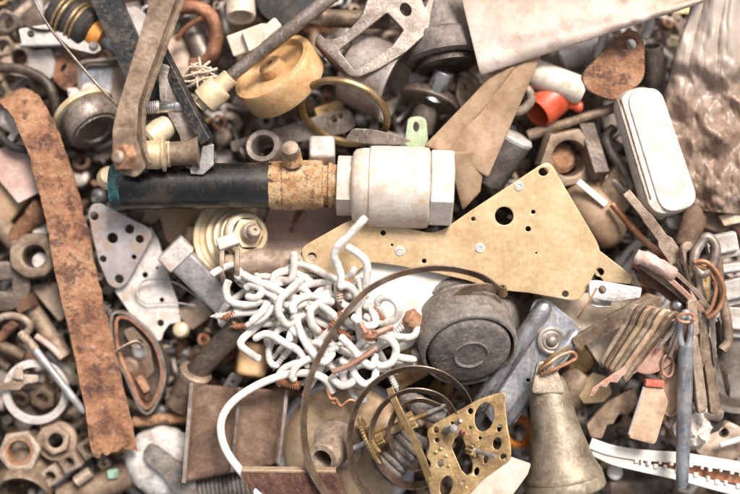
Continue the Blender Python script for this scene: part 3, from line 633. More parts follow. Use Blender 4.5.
m = MB().iplate([(-6, 150), (26, 138), (34, 146), (46, 186), (42, 192), (20, 204), (8, 190), (-6, 174)], 34, 3, r=2, rx=-8); solo('tin_sheet', 'pale pinkish tin sheet left of the rusty strip', 'sheet', m, 'pink_paint', (18, 168, 34), mark='the pale tin sheet')
m = MB(); m.sph(F(14, 116, 26), 17, 24, 16); m.rough(6, .09, 2); solo('plaster_piece', 'lumpy pale plaster piece inside the curl of the rusty strip', 'lump', m, 'plaster', (14, 116, 24))
m = MB().tube(L([(-6, 128, 38), (4, 140, 42), (16, 148, 43), (34, 150, 42), (44, 148, 30)]), 4, 12); solo('cable', 'dark rubber cable passing under the rusty strip', 'cable', m, 'black_rubber', (16, 148, 42))
solo('silver_pin', 'small silver flat pin next to the dark rubber cable', 'pin', MB().box(F(16, 132, 36, 55, 0, 0), 24, 7, 4), 'silver', (16, 132, 36), bevel=1)
m = MB(); m.box(F(6, 200, 14, -40, 0, 0), 40, 40, 26); m.rough(1.5, .06); solo('clay_block', 'smooth tan block at the left edge below the tin sheet', 'block', m, 'card', (6, 200, 14), bevel=4)
t = thing('pipe_tee', 'rust-brown pipe tee slanting towards the rusty strip', 'pipe tee', 25, 224, 30, mark='the brown pipe tee')
part('run', MB().turned((12, 240, 28), (44, 206, 34), [(9, 0), (10, 2), (9, 10), (9, 30), (11, 34), (11, 46)], 28), 'rust', t)
part('branch', MB().turned((0, 224, 26), (18, 246, 28), [(8, 0), (10, 4), (10, 26), (8, 30)], 24), 'brown_iron', t)
M_ = FN(36, 256, 34, (.1, .1, 1), 10)
t = thing('pipe_nut', 'big dull brown pipe nut with wide bore close beside the rusty strip', 'nut', 36, 256, 32, mark='the big pipe nut')
part('body', MB().plate(M_, fillet([(26 * cos(a * pi / 4 + .3), 24 * sin(a * pi / 4 + .3)) for a in range(8)], 5), 22, [circ(0, -1, 11, 24)], 0, 3.5), 'brown_iron', t)
part('core', MB().lathe(M_ @ Matrix.Translation((3, -5, 0)), [(8, -14), (8, -4), (1, -4)], 20), 'white_metal', t)
solo('collar', 'pale stubby collar behind the big pipe nut', 'collar', MB().lathe(FN(44, 228, 22, (0, .5, .8)), [(13, -10), (14, 0), (12, 6), (4, 6)], 28), 'white_metal', (44, 228, 22))
solo('disc_nut', 'thick dark disc with a square hole at the left edge', 'disc', MB().plate(FN(6, 286, 32, (.15, .05, 1)), circ(0, 0, 25, 36), 16, [[(-6, -5), (7, -6), (6, 6), (-6, 5)]], 0, 3), 'dark_iron', (6, 286, 32), mark='the dark disc')
solo('brown_block', 'small rusty square block under the dark disc', 'block', MB().box(F(26, 303, 32, 26, 8, 0), 20, 13, 12), 'rust_dark', (26, 303, 32), bevel=1.2)
solo('bolt_shank', 'brown steel bolt shank lying diagonally by the rusty strip', 'bolt', MB().turned((28, 304, 20), (66, 358, 26), [(9, 0), (9, 3), (8.4, 4), (8.4, 66), (7, 67)], 28), 'brown_iron', (46, 330, 22), mark='the diagonal bolt shank')
m = MB().iplate([(30, 286), (58, 282), (66, 316), (60, 322)], 20, 3, r=3); solo('grey_tab', 'plain grey triangular tab peeking out beside the rusty strip', 'tab', m, 'tan_iron', (50, 298, 20))
t = thing('steel_rod', 'thin silver rod with a dull rusted upper half leaning on the white ring', 'rod', 60, 382, 50, mark='the silver rod')
part('bright_half', MB().turned((34, 348, 52), (84, 412, 48), [(3.4, 0), (3.8, 1), (3.8, 78), (2, 82)], 16), 'silver', t)
part('rusted_half', MB().turned((20, 332, 52), (36, 350, 52), [(3, 0), (4.6, 2), (4.6, 22), (3.8, 24)], 16), 'tan_iron', t)
for i, (pp, r_, mm, lab) in enumerate([
    ([(-6, 322, 32), (6, 316, 36), (22, 318, 38), (30, 326, 36), (26, 334, 34)], 3.6, 'tan_iron', 'pale brown bent wire clip at the left edge above the white ring'),
    ([(6, 330, 30), (16, 322, 34), (-4, 342, 28)], 4.5, 'rust', 'short rusty bent bar inside the wire clip'),
    ([(36, 336, 36), (50, 346, 36), (62, 358, 34)], 3, 'pink_paint', 'thin pinkish pin lying beside the silver rod'),
    ([(-4, 344, 26), (12, 350, 28), (24, 356, 28)], 5, 'brown_iron', 'stubby brown bar at the left edge above the white ring')]):
    solo('bent_wire' if i < 2 else 'pin', lab, 'wire' if i < 2 else 'pin', MB().tube(L(pp), r_, 10), mm, pp[1])
solo('white_ring', 'broad flat white metal ring under the silver rod', 'ring', MB().lathe(FN(36, 392, 40, (.05, -.12, 1)), [(33, -2.5), (33.5, 0), (32.5, 2), (26, 2.5), (25, 0), (25.5, -2.5)], 64, True), 'white_metal', (36, 392, 40), mark='the white ring')
t = thing('toggle', 'grey three-armed metal toggle lying over the white ring', 'toggle', 22, 378, 46)
part('arm', MB().iplate([(-4, 384), (10, 382), (16, 374), (38, 375), (39, 382), (26, 384), (20, 390), (8, 390), (-4, 392)], 48, 5, [(18, 380, 2)], r=2, bev=1), 'tan_iron', t)
part('arm', MB().iplate([(12, 378), (16, 366), (22, 366), (24, 380)], 52, 4, r=1.5), 'tan_iron', t)
m = MB().hexa(F(44, 396, 26, 20, 20, -14), 13, 12, 6); solo('hex_nut', 'small brown nut lying inside the white ring', 'nut', m, 'brown_iron', (44, 396, 24))
M_ = FN(21, 451, 32, (.05, .1, 1), 8)
t = thing('hex_nut', 'large rusted hexagon nut with a thick collar near the lower left corner', 'nut', 21, 451, 30, mark='the large rusted nut')
part('body', MB().hexa(M_, 22, 16, 13, 6, 2.4), 'tan_iron', t); part('liner', MB().lathe(M_, [(13.2, -8), (13.4, 8.5), (11, 8), (10.6, -8)], 32, True), 'rust_orange', t)
M_ = FN(57, 441, 32, (.12, .2, 1), 20)
t = thing('flange_nut', 'brown flanged nut between the white ring and three square nuts', 'nut', 57, 441, 30, mark='the flanged nut')
part('flange', MB().lathe(M_, [(10, -5), (19, -5), (20, -2), (19, 0), (10, 1)], 40, True), 'brown_iron', t); part('body', MB().hexa(M_ @ Matrix.Translation((0, 0, 4)), 14.5, 12, 7, 6, 2), 'brown_iron', t)
for (x, y, a, lab) in ((52, 475, 32, 'square brown nut farthest from the rusty strip in the row of three'), (71, 461, 28, 'middle square brown nut in the row of three'), (90, 447, 34, 'square brown nut touching the torn end of the rusty strip')):
    o = solo('square_nut', lab, 'nut', MB().plate(F(x, y, 30, a, 6, -8), fillet([(-10, -9), (10, -9), (10, 9), (-10, 9)], 2), 12, [circ(0, 0, 5.2, 20)], 0, 1.6), 'tan_iron', (x, y, 30), group='square nuts in a row')
solo('rusty_socket', 'wide rusty brown socket with a dark opening in the lower left corner', 'socket', MB().lathe(FN(22, 496, 34, (0, -.55, .85)), [(28, -40), (28, 0), (26.5, 2), (24, 1), (23, -30)], 48, True), 'brown_iron', (22, 490, 30), mark='the rusty socket')
solo('brown_rail', 'smooth brown rail along the lower edge beneath the square nuts', 'rail', MB().turned((62, 500, 14), (140, 470, 14), [(14, 0), (14, 88)], 24), 'brown_iron', (100, 486, 14))
solo('green_chip', 'small mint-green painted square chip beneath the rusty strip', 'chip', MB().box(F(113, 474, 30, 8, 4, 0), 11, 9, 4), 'mint_paint', (113, 474, 30), bevel=1)
solo('threaded_stub', 'small pale threaded stub beside the row of square nuts', 'stub', MB().turned((76, 482, 32), (90, 472, 32), thread_prof(6, 0, 18, 3), 18), 'tan_iron', (82, 478, 32))
solo('rust_rod', 'rusty orange-brown rod running into the folded rust sheet', 'rod', MB().cyl((134, 422, 26), (196, 416, 26), 5.5), 'rust', (164, 420, 26), mark='the orange-brown rod')

# ================================================================ left of centre
m = MB().iplate([(89, 212), (93, 204), (101, 203), (150, 228), (153, 236), (126, 284), (116, 289), (108, 284), (99, 262), (94, 240)], 44, 4,
    [(95, 216, 4.4), (113, 238, 5.4), (130, 229, 4.8), (140, 239, 4.2), (103, 259, 3.6), (134, 257, 2.6), (119, 279, 4.6)], r=4, rx=4)
solo('hole_plate', 'grey steel plate with seven round holes and rust patches', 'plate', m, 'grey_plate', (120, 245, 44), mark='the seven-hole plate')
m = MB().iplate([(150, 226), (158, 240), (166, 268), (178, 302), (181, 322), (170, 324), (164, 332), (162, 340), (152, 342), (148, 336), (134, 318), (114, 290), (126, 284), (140, 256)], 34, 3,
    [(145, 275, 3), (157, 268, 1.5), (162, 300, 2.4), (161, 323, 3.4)], r=2, rx=-3)
solo('white_plate', 'white painted steel plate with a notched end behind the seven-hole plate', 'plate', m, 'white_metal', (146, 296, 34), mark='the notched white plate')
pts = L([(146, 303, 42), (139, 298, 43), (137, 290, 43), (144, 281, 44), (160, 279, 45), (178, 284, 46), (196, 296, 46), (214, 310, 46), (230, 322, 46)], k=8)
m = MB()
for p_ in pts[::1]: m.sph(Matrix.Translation(p_), 1.15, 8, 6)
m.tube(pts, .6, 6); m.tube(L([(147, 304, 42), (160, 303, 42), (178, 303, 42), (196, 306, 44)]), .8, 6)
solo('bead_chain', 'fine grey ball chain looped over the notched white plate', 'chain', m, 'silver', (170, 290, 44), mark='the ball chain')
# lock case
t = thing('lock_case', 'open boat-shaped lock case with copper-brown inner walls', 'lock case', 138, 362, 42, mark='the open lock case')
out = [(114, 316), (124, 312), (136, 318), (156, 338), (166, 366), (164, 388), (153, 410), (143, 408), (130, 380), (116, 348)]
part('tray', MB().iplate(out, 26, 4, r=6), 'dark_iron', t)
cl = L([(x, y, 34) for x, y in out], closed=True, k=5); part('wall', MB().ribbon(cl + [cl[0]], 20, 2.6, Vector((0, 0, 1))), 'lead_steel', t)
inn = L([(139 + (x - 139) * .86, 362 + (y - 362) * .90, 36) for x, y in out], closed=True, k=5); part('liner', MB().ribbon(inn + [inn[0]], 14, 3, Vector((.1, 0, 1))), 'copper_dull', t)
part('lever_plate', MB().iplate([(124, 330), (134, 326), (150, 346), (154, 372), (146, 380), (138, 358)], 34, 3, [(140, 342, 3)], r=3, rx=8), 'brown_iron', t)
part('lever_plate', MB().iplate([(132, 352), (142, 360), (150, 388), (148, 402), (140, 396), (132, 374)], 33, 3, [(143, 388, 2.4)], r=3, ry=8), 'rust_dark', t)
part('boss', MB().lathe(F(140, 352, 32), [(8, -4), (8, 3), (5, 6), (1, 6)], 24), 'silver', t)
part('boss', MB().lathe(F(130, 366, 32), [(8, -4), (9, 3), (5, 5), (1, 4)], 24), 'brown_iron', t)
part('spring_leaf', MB().ribbon(L([(112, 356, 46), (122, 348, 52), (136, 342, 50), (144, 348, 40)]), 5, 1.4, Vector((0, .5, 1))), 'tan_iron', t)
part('catch', MB().box(F(143, 384, 36, -60, 0, 0), 18, 7, 8), 'rust_orange', t, bevel=1.5)
# round brown tube with socket
t = thing('hollow_tube', 'dark brown thick hollow tube with a collar, pointing up at the white hooks', 'tube', 210, 355, 46, mark='the brown hollow tube')
M_, l = along((192, 376, 42), (240, 325, 62))
part('tube', MB().lathe(M_, [(11.5, 0), (11.5, l - 2), (10.5, l), (3.4, l), (3, l - 10)], 36), 'dark_iron', t)
part('end_face', MB().lathe(M_, [(10.6, l - 1), (10.6, l + .8), (9, l + 1.4), (3.6, l + 1.2), (3.4, l - 3)], 32), 'tan_iron', t)
M_, l = along((186, 394, 34), (196, 372, 46))
part('collar', MB().lathe(M_, [(15, -14), (15, l - 8), (16.5, l - 6), (16.5, l), (14, l + 2), (12, l + 2)], 40), 'brown_iron', t)
solo('cream_bead', 'round cream bead near the notch of the white plate', 'bead', MB().lathe(FN(181, 330, 40, (0, .2, 1)), [(.2, -8), (6, -6), (8.5, 0), (7, 5), (4, 7), (.2, 7.4)], 24), 'cream_brass', (181, 330, 40))
solo('copper_eyelet', 'small copper eyelet beside the cream bead', 'eyelet', MB().lathe(FN(204, 340, 36, (.5, .3, .8)), [(5, -3), (7, 0), (5, 3), (3, 0)], 24, True), 'copper', (204, 340, 36))
m = MB().box(F(196, 312, 30, 35, 20, -10), 30, 24, 12); solo('tan_block', 'tan angular metal block under the ball chain', 'block', m, 'tan_iron', (196, 312, 30), bevel=2)
m = MB().box(F(252, 360, 40, -8, -10, 12), 30, 34, 22); m.rough(1, .05); solo('amber_block', 'amber-coloured resin block below the brown hollow tube', 'block', m, 'yellow_plastic', (252, 360, 40), bevel=5, mark='the amber block')
# silver square handle
t = thing('handle', 'brushed silver square bar handle with an open end', 'handle', 205, 280, 60, mark='the silver handle')
M_, l = along((170, 248, 60), (240, 318, 40))
part('bar', MB().plate(M_ @ Matrix.Translation((0, 0, l / 2 + 8)), fillet([(-14, -10), (14, -10), (14, 10), (-14, 10)], 6), l - 14, [], 0, 1.2), 'silver', t)
part('end_socket', MB().plate(M_ @ Matrix.Translation((0, 0, 8)), fillet([(-16, -12), (16, -12), (16, 12), (-16, 12)], 3), 18, [[(-13, 3), (13, 3), (13, 9.5), (-13, 9.5)]], 0, 1), 'white_metal', t)
solo('card_box', 'tan cardboard flap beneath the black pipe', 'cardboard', MB().iplate([(158, 206), (206, 206), (206, 246), (184, 254), (166, 240)], 24, 4, rx=6), 'card', (184, 228, 24))
solo('small_latch', 'small brown spring latch between the cardboard and the brass reel', 'latch', MB().box(F(193, 238, 36, -14, 14, 0), 16, 26, 12), 'brown_iron', (193, 238, 36), bevel=2)
# white mottled disc with lever
t = thing('dial', 'mottled white disc with a dark lever across it', 'disc', 160, 462, 30, mark='the mottled white disc')
part('disc', MB().lathe(FN(162, 462, 24, (.05, -.05, 1)), [(1, -10), (30, -9), (35, -5), (36, 0), (34, 5), (28, 10), (18, 13), (1, 14)], 56).rough(3, .06, 2), 'stucco_white', t)
m = MB().iplate([(144, 450), (150, 443), (158, 446), (178, 462), (196, 470), (196, 500), (176, 494), (162, 472), (148, 462)], 41, 10, r=6, rx=8); part('lever', m, 'grey_rubber', t)
# folded rust sheet
def rs(u, v):
    p_ = (u * 2) % 1 if u < 1 else 1
    return -17 * math.sqrt(max(0, 1 - (2 * p_ - 1) ** 2)) + 2 * noise.noise((u * 5, v * 5, 0)) + 5 * (u > .5) * 0
t = thing('rust_sheet', 'brown rusted sheet with two bowed panels and bright raw edges', 'sheet', 236, 432, 60, mark='the bowed rust sheet')
m = MB().patch((192, 384, 64), (287, 391, 66), (278, 464, 66), (184, 482, 62), 48, 24, rs)
part('panel', m, 'rust_sheet', t, solid=4, smooth=60)
part('raw_edge', MB().ribbon(L([(192, 383, 65), (188, 432, 64), (184, 483, 63)]), 3.8, 4.5, Vector((1, 0, .2))), 'cup_steel', t, bevel=.8)
part('raw_edge', MB().ribbon(L([(287, 390, 67), (284, 420, 67.5), (279, 464, 67)]), 3.4, 4.5, Vector((1, 0, .2))), 'cup_steel', t, bevel=.8)
part('seam', MB().ribbon(L([(240, 388, 65.5), (236, 430, 65.5), (232, 472, 64.5)]), 2.6, 3, Vector((1, 0, .1))), 'steel', t)
m = MB()
for k in range(16):
    m.lathe(along((196 + k * 4.2, 492 - k * .6, 24), (202 + k * 4.2, 491 - k * .6, 24))[0], [(13, 0), (16, 1.5), (16, 3), (13, 4.4)], 28)
solo('ribbed_hose', 'dark ribbed hose under the bowed rust sheet', 'hose', m, 'grey_rubber', (230, 488, 24))
t = thing('power_cable', 'off-white round electric cable looping over the rust sheet, copper strands bared', 'cable', 240, 420, 80, mark='the white cable')
part('sheath', MB().tube(L([(333, 392, 80), (326, 380, 84), (312, 374, 84), (290, 374, 82), (262, 383, 80), (236, 399, 80), (223, 416, 80), (221, 434, 80), (228, 454, 82), (246, 478, 92), (268, 508, 98)], k=8), 3.8, 16), 'cable_white', t)
part('copper_strand', MB().tube(L([(326, 384, 82), (330, 398, 84), (336, 399, 84), (341, 406, 84), (350, 400, 84), (360, 404, 82)]), 1.5, 8), 'copper', t)
part('copper_strand', MB().tube(L([(327, 386, 81), (332, 402, 82), (338, 403, 83), (343, 408, 82)]), 1.2, 8), 'copper', t)
# dome plate
t = thing('domed_disc', 'tan domed metal disc with a flanged tubular hub', 'disc', 345, 446, 40, mark='the domed disc')
part('dome', MB().lathe(FN(346, 450, 44, (-.05, -.05, 1)), [(66, -8), (64, -3), (58, 1), (40, 5), (20, 8), (1, 9)][::1], 72), 'dome_tan', t)
part('rim', MB().lathe(FN(346, 450, 40, (-.05, -.05, 1)), [(64, -6), (70, -6), (72, -2), (69, 1), (64, 0)], 72, True), 'bluesteel', t)
h_ = part('hub', MB().turned((338, 444, 50), (322, 460, 86), [(27, 0), (27, 4), (25, 6), (22, 7), (21, 11), (17.5, 12), (17, 30), (16.6, 40), (15.6, 42), (10, 42), (9.6, 20), (9, 2)], 44), 'tan_iron', t)
part('bore', MB().turned((330, 452, 68), (324, 458, 78), [(8.3, 0), (8.3, 3), (1, 3)], 24), 'black_rubber', h_)
t = thing('wood_board', 'dark brown splintered board with a pale top edge at the lower border', 'board', 298, 484, 94, mark='the dark board')
m = MB().patch((242, 472, 96), (336, 473, 98), (356, 512, 92), (262, 512, 90), 30, 12, lambda u, v: 1.6 * noise.noise((u * 20, v * 3, 0))); part('board', m, 'board_dark', t, solid=9, bevel=.8)
part('top_edge', MB().box(F(289, 470, 97, -.6, 20, 0), 94, 3.4, 8), 'dome_tan', t, bevel=.8)

# ================================================================ centre
t = thing('curtain_reel', 'stacked cream and brass reel with a central bolt under the black pipe', 'reel', 240, 237, 40, mark='the brass reel')
nv = (.46, .16, .87)
M_ = FN(234, 240, 34, nv)
prof = [(8, -3), (41, -3), (42.5, -1), (42, 1), (38, 1), (36, 3), (33, 2.5), (32, 6), (32, 9), (28, 9.5), (27, 12), (27, 17), (24, 17.5), (23, 20), (23, 26), (20, 27), (8, 27)]
part('flanges', MB().lathe(M_, prof, 72, True), 'cream_brass', t)
part('collar', MB().lathe(M_, [(15, 24), (20, 26), (22, 29), (22, 35), (20, 37.5), (16, 38), (15, 34)], 48, True), 'cream_brass', t)
part('hex_nut', MB().hexa(M_ @ Matrix.Translation((0, 0, 36)), 16, 8, 7), 'cream_brass', t)
part('bolt', MB().lathe(M_, [(9.5, 20), (9.5, 47), (8, 49), (7, 49.5), (6.4, 55), (5, 56.5), (2, 56.5), (1.6, 54), (.1, 54)], 28), 'tan_iron', t)
part('clip', MB().box(F(228, 242, 72, 20, -8, 6), 22, 13, 14), 'galv', t, bevel=2)
t = thing('flanged_barrel', 'beige steel barrel with two thin flanges below the brass reel', 'barrel', 268, 262, 58, mark='the flanged barrel')
M_, l = along((224, 263, 62), (322, 262, 60))
part('barrel', MB().lathe(M_, [(9, 0), (10, 2), (10, 15), (14.5, 16), (14.5, l), (12, l)], 40), 'tan_iron', t)
part('flange', MB().lathe(M_, [(8, -2), (21, -2), (21.5, 0), (21, 2), (8, 2)], 40, True), 'tan_iron', t)
part('flange', MB().lathe(M_, [(8, 13), (21, 13), (21.5, 15), (21, 17), (8, 17)], 40, True), 'tan_iron', t)
m = MB().iplate([(272, 204), (350, 208), (352, 240), (330, 330), (284, 334), (262, 300), (258, 240)], 22, 4, r=4); solo('pink_plate', 'faded pink painted plate behind the flanged barrel', 'plate', m, 'pink_paint', (305, 260, 22), mark='the pink plate')
# big brass plate
out = [(301, 250), (305, 245), (330, 231), (346, 222), (358, 218), (372, 219), (404, 227), (430, 233), (444, 229), (470, 211), (540, 165), (546, 162), (552, 165), (564, 186), (596, 240), (600, 250), (600, 262), (586, 291), (578, 300), (572, 301), (530, 293), (509, 291), (490, 288), (466, 280), (430, 272), (400, 266), (370, 262), (356, 272), (350, 300), (344, 318), (336, 308), (333, 285), (330, 274), (320, 272), (312, 273), (305, 266)]
hol = [(312, 257, 4.4), (504, 216, 9.2), (543, 172, 4.6, 4), (473, 219, 2), (533, 212, 2), (528, 229, 2.6), (383, 233, 2.6), (392, 245, 1.2), (400, 251, 1.6), (424, 261, 2.2), (536, 253, .9), (565, 294, 3.2)]
t = thing('brass_sheet', 'large flat brass plate, broad at one end with a dark round hole', 'brass plate', 470, 250, 70, mark='the large brass plate')
p_ = part('plate', MB().iplate(out, 74, 3.4, hol, r=5, bev=1), 'brass_plate', t)
for x, y in ((519, 186), (480, 248), (400, 251)):
    part('rivet', MB().lathe(F(x, y, 75.4), [(5, 0), (5, .8), (3.8, 1.4), (3, .8), (2.2, 1.6), (1.2, .6), (.1, .6)], 20), 'white_metal', p_)
m = MB().iplate([(358, 254), (470, 272), (470, 296), (440, 312), (412, 346), (400, 352), (380, 330), (352, 300)], 64, 4, r=3); solo('white_sheet', 'bright white flat sheet under the brass plate beside the caster', 'sheet', m, 'white_plastic', (415, 300, 64), mark='the white sheet')
m = MB().iplate([(398, 322), (412, 310), (430, 310), (440, 350), (432, 372), (396, 392), (388, 370)], 46, 12, r=4); solo('brass_lug', 'old brass lug tucked between the white hooks and the caster', 'brass lug', m, 'brass_old', (412, 350, 46), bevel=1)
# caster
t = thing('caster', 'scuffed grey twin caster wheel with a hooded housing', 'caster', 468, 335, 60, mark='the caster')
n_ = (.12, -.62, .77)
M_ = FN(471, 355, 94, n_)
w_ = part('wheel', MB().lathe(M_, [(.1, -1), (15, -1), (16, 0), (16.8, 1), (17.6, 0), (18.6, -.4), (35, -1), (39.6, -2.6), (41.8, -6), (42.4, -11), (42.4, -20), (40, -22)][::-1], 64), 'grey_rubber', t)
part('hood', MB().lathe(M_, [(45.2, -5), (47.6, -5.4), (49.4, -8), (50.4, -22), (50.5, -34), (49.5, -44), (46.5, -52), (40, -59), (28, -63), (8, -64), (8, -66), (30, -66), (44, -58), (45.2, -20)], 64, True), 'grey_rubber', t)
part('wheel', MB().lathe(M_, [(38, -64), (41, -66), (42, -70), (42, -78), (38, -82), (8, -82)], 48), 'grey_rubber', t)
m = MB().turned((424, 330, 78), (404, 312, 84), [(11, 0), (10, 3), (8, 4), (8.6, 8), (9.6, 10), (10, 18), (8, 23), (4, 25)], 20); m.rough(1.2, .2, 8); part('stem', m, 'rust_orange', t)
part('side_lobe', MB().lathe(FN(512, 322, 56, (.9, 0, .4)), [(1, 4), (14, 3), (22, 0), (26, -6), (26, -14)][::-1], 32), 'grey_rubber', t)
# flat spring arcs
def radial(pts, cx, cy, a, b):
    c = W(cx, cy, 90); o = []
    for p in pts:
        r = (p - c); r.z = 0; r.normalize(); o.append(r * a + Vector((0, 0, b)))
    return o
t = thing('flat_spring', 'long thin flat steel spring arching over brass plate, hooks and caster', 'spring', 370, 330, 100, mark='the long flat spring')
pts = L([(502, 291, 98), (497, 288, 103), (480, 276, 108), (452, 269, 110), (424, 269, 110), (392, 277, 110), (362, 295, 110), (334, 330, 110), (314, 368, 110), (305, 402, 108), (304, 436, 106), (310, 466, 106), (322, 488, 106), (340, 512, 104)], k=8)
part('strip', MB().ribbon(pts, 10.5, 1.1, radial(pts, 420, 400, .5, .85)), 'spring_steel', t, bevel=.3)
part('eyelet', MB().turned((502, 287, 100), (503, 296, 94), [(4.6, 0), (4.6, 10), (2.8, 10), (2.8, 0)], 20, True), 'brass_old', t)
pts = L([(498, 290, 98), (484, 287, 105), (470, 289, 104), (458, 295, 98), (452, 301, 92)]); part('bent_tongue', MB().ribbon(pts, [10] * 14 + [9, 8.5, 8, 7.4, 7, 6.6, 6, 5, 4, 3, 2], 1.4, Vector((.2, .75, .7))), 'brown_iron', t, bevel=.3)
t = thing('mainspring', 'coil of flat dark steel clock spring in three loose turns', 'clock spring', 405, 430, 90, mark='the clock spring')
pts = L([(372, 500, 78), (356, 478, 84), (350, 448, 88), (352, 420, 92), (363, 395, 96), (384, 376, 98), (412, 368, 98), (440, 373, 96), (460, 388, 90), (469, 408, 78), (462, 440, 66), (440, 476, 60), (410, 486, 64), (388, 474, 80), (374, 450, 88), (373, 424, 92), (386, 402, 96), (408, 391, 97), (432, 393, 95), (448, 404, 88), (455, 424, 76), (440, 452, 66), (414, 468, 66), (396, 452, 76), (390, 430, 84), (398, 410, 90), (418, 400, 92), (440, 406, 86)], k=7)
part('coil', MB().ribbon(pts, 10, 1.1, radial(pts, 412, 432, .5, .85)), 'spring_steel', t, bevel=.3)
# clock plate
out = [(426, 432), (433, 425), (456, 412), (478, 399), (492, 394), (502, 391), (506, 394), (505, 404), (507, 424), (511, 446), (511, 458), (503, 464), (484, 478), (464, 500), (436, 508), (430, 490), (428, 474), (432, 464), (426, 458), (430, 447)]
hol = [(484, 417, 9.5, 14.5, 12), (447, 486, 6, 10, 12), (497, 443, 4, 6, 10), (470, 411.5, 2.4, 2.8), (436, 431, 2.3, 3), (437, 441, 2.2), (441, 464, 2.6, 3.6, 20), (499, 428, 1.9, 3.4, 15), (486, 458, 2.1, 4.6, 10), (477, 471, 2.4, 4, 10), (503, 456, 2.8), (480, 438, 1.4), (452, 424, 1.4), (470, 428, 1.4), (464, 482, 1.5), [(455, 439), (459, 436), (463, 440), (473, 463), (472, 472), (467, 475), (462, 470), (452, 448)]]
t = thing('clock_plate', 'pierced brass clock movement plate with steel pins and a pinion', 'clock plate', 468, 448, 88, mark='the pierced clock plate')
cp = part('plate', MB().iplate(out, 92, 3.2, hol, r=4, rx=-14, ry=-8, bev=.9), 'brass_old', t)
def pin(p0, p1, r, mat, name='pin', prof=None): part(name, MB().turned(p0, p1, prof or [(r * .8, 0), (r, 1), (r, 14), (r * .7, 17)], 16, ), mat, t)
part('arbor', MB().turned((470, 449, 94), (496, 457, 122), [(4.2, 0), (4.2, 9), (2.2, 9.5), (2.2, 36), (1.6, 38)], 16), 'silver', t)
m = MB()
for k in range(8):
    a = k * pi / 4; M_, l = along((471, 449, 97), (477, 451, 104)); m.box(M_ @ Matrix.Rotation(a, 4, 'Z') @ Matrix.Translation((5, 0, 3)), 3.4, 2, 9)
part('pinion', m, 'brass', t, bevel=.3)
part('pillar', MB().turned((446, 430, 92), (458, 428, 116), [(3.4, 0), (3.4, 14), (4.4, 15), (4.4, 20), (2, 22)], 16), 'silver', t)
part('pillar', MB().turned((456, 424, 92), (462, 420, 106), [(2.4, 0), (2.4, 12), (1.6, 14)], 14), 'silver', t)
part('pillar', MB().turned((462, 432, 92), (468, 434, 108), [(2.6, 0), (2.6, 6), (1.6, 7), (1.6, 14)], 14), 'copper', t)
for x, y in ((441, 449), (446, 456), (449, 466), (436, 452), (460, 418), (478, 452), (466, 488), (490, 434)):
    part('rivet', MB().lathe(F(x, y, 92 + (448 - y) * -.24, 0, -14, -8), [(1.8, 0), (1.6, 2), (.1, 2.4)], 10), 'brass', cp)
# gear arbor
t = thing('gear_arbor', 'brass clock arbor with toothed pinions between the spring coils', 'arbor', 400, 430, 74, mark='the brass gear arbor')
A0, A1 = (352, 449, 76), (446, 404, 84)
M_, l = along(A0, A1)
part('shaft', MB().lathe(M_, [(1.6, 0), (2.4, 2), (2.4, 26), (4.6, 27), (5, 54), (4, 55), (2.6, 56), (2.6, 98), (1.8, l)], 20), 'brass_old', t)
part('silver_tip', MB().lathe(M_, [(2.2, -3), (2.9, -1), (2.9, 18), (2.4, 19)], 16), 'silver', t)
part('silver_tip', MB().lathe(M_, [(2.7, l - 20), (2.9, l - 19), (2.9, l), (2, l + 2)], 16), 'silver', t)
def gear(M, r, z, n, w, root):
    o = []
    for k in range(n):
        for (d, rr) in ((0, root), (.22, r), (.5, r), (.72, root)):
            a = 2 * pi * (k + d) / n; o.append((rr * cos(a), rr * sin(a)))
    return MB().plate(M @ Matrix.Translation((0, 0, z)), o, w, [circ(0, 0, 2, 10)], 0, .3)
part('pinion', gear(M_, 9, 66, 11, 9, 6), 'brass', t); part('pinion', gear(M_, 9, 30, 11, 8, 6.4), 'brass', t)
part('gear_wheel', gear(M_, 26, 20, 44, 3, 23.5), 'brass_old', t)
part('gear_wheel', gear(M_, 15, 24, 26, 3, 12.8), 'brass', t)
t = thing('movement_strut', 'slim bronze-brown strut leaning across the clock spring coils', 'strut', 415, 445, 96)
part('bar', MB().ribbon(L([(390, 388, 90), (396, 404, 96), (412, 436, 99), (424, 464, 96), (436, 498, 90)]), 7, 4, Vector((.9, .4, .2))), 'brass_old', t, bevel=.8)
m = MB(); pts = []
for i in range(150):
    a = i / 150 * 2 * pi * 7; z = i / 150
    c = Vector((384 + 30 * z, 474 - 40 * z, 56 + 12 * z)); pts.append(W(c.x + 13 * cos(a) * .75, c.y + 13 * cos(a) * .6, c.z + 13 * sin(a)))
solo('coil_spring', 'thick grey compression spring beneath the brass gear arbor', 'coil spring', MB().tube(pts, 4.4, 10), 'grey_rubber', (400, 452, 60), mark='the thick grey coil')
m = MB().tube(L([(404, 396, 60), (416, 404, 66), (430, 412, 70), (444, 418, 70)]), [9] * 6 + [10] * 6 + [9] * 6 + [8], 16); solo('rubber_tube', 'grey rubber tube stub inside the clock spring', 'tube', m, 'grey_rubber', (424, 408, 66))
m = MB().iplate([(508, 456), (531, 464), (528, 474), (500, 512), (446, 512), (470, 484)], 98, 5, r=2, ry=4); solo('card_piece', 'pale beige folded card corner at the lower edge by the bell', 'card', m, 'paper', (496, 482, 98), bevel=.4, mark='the beige card corner')
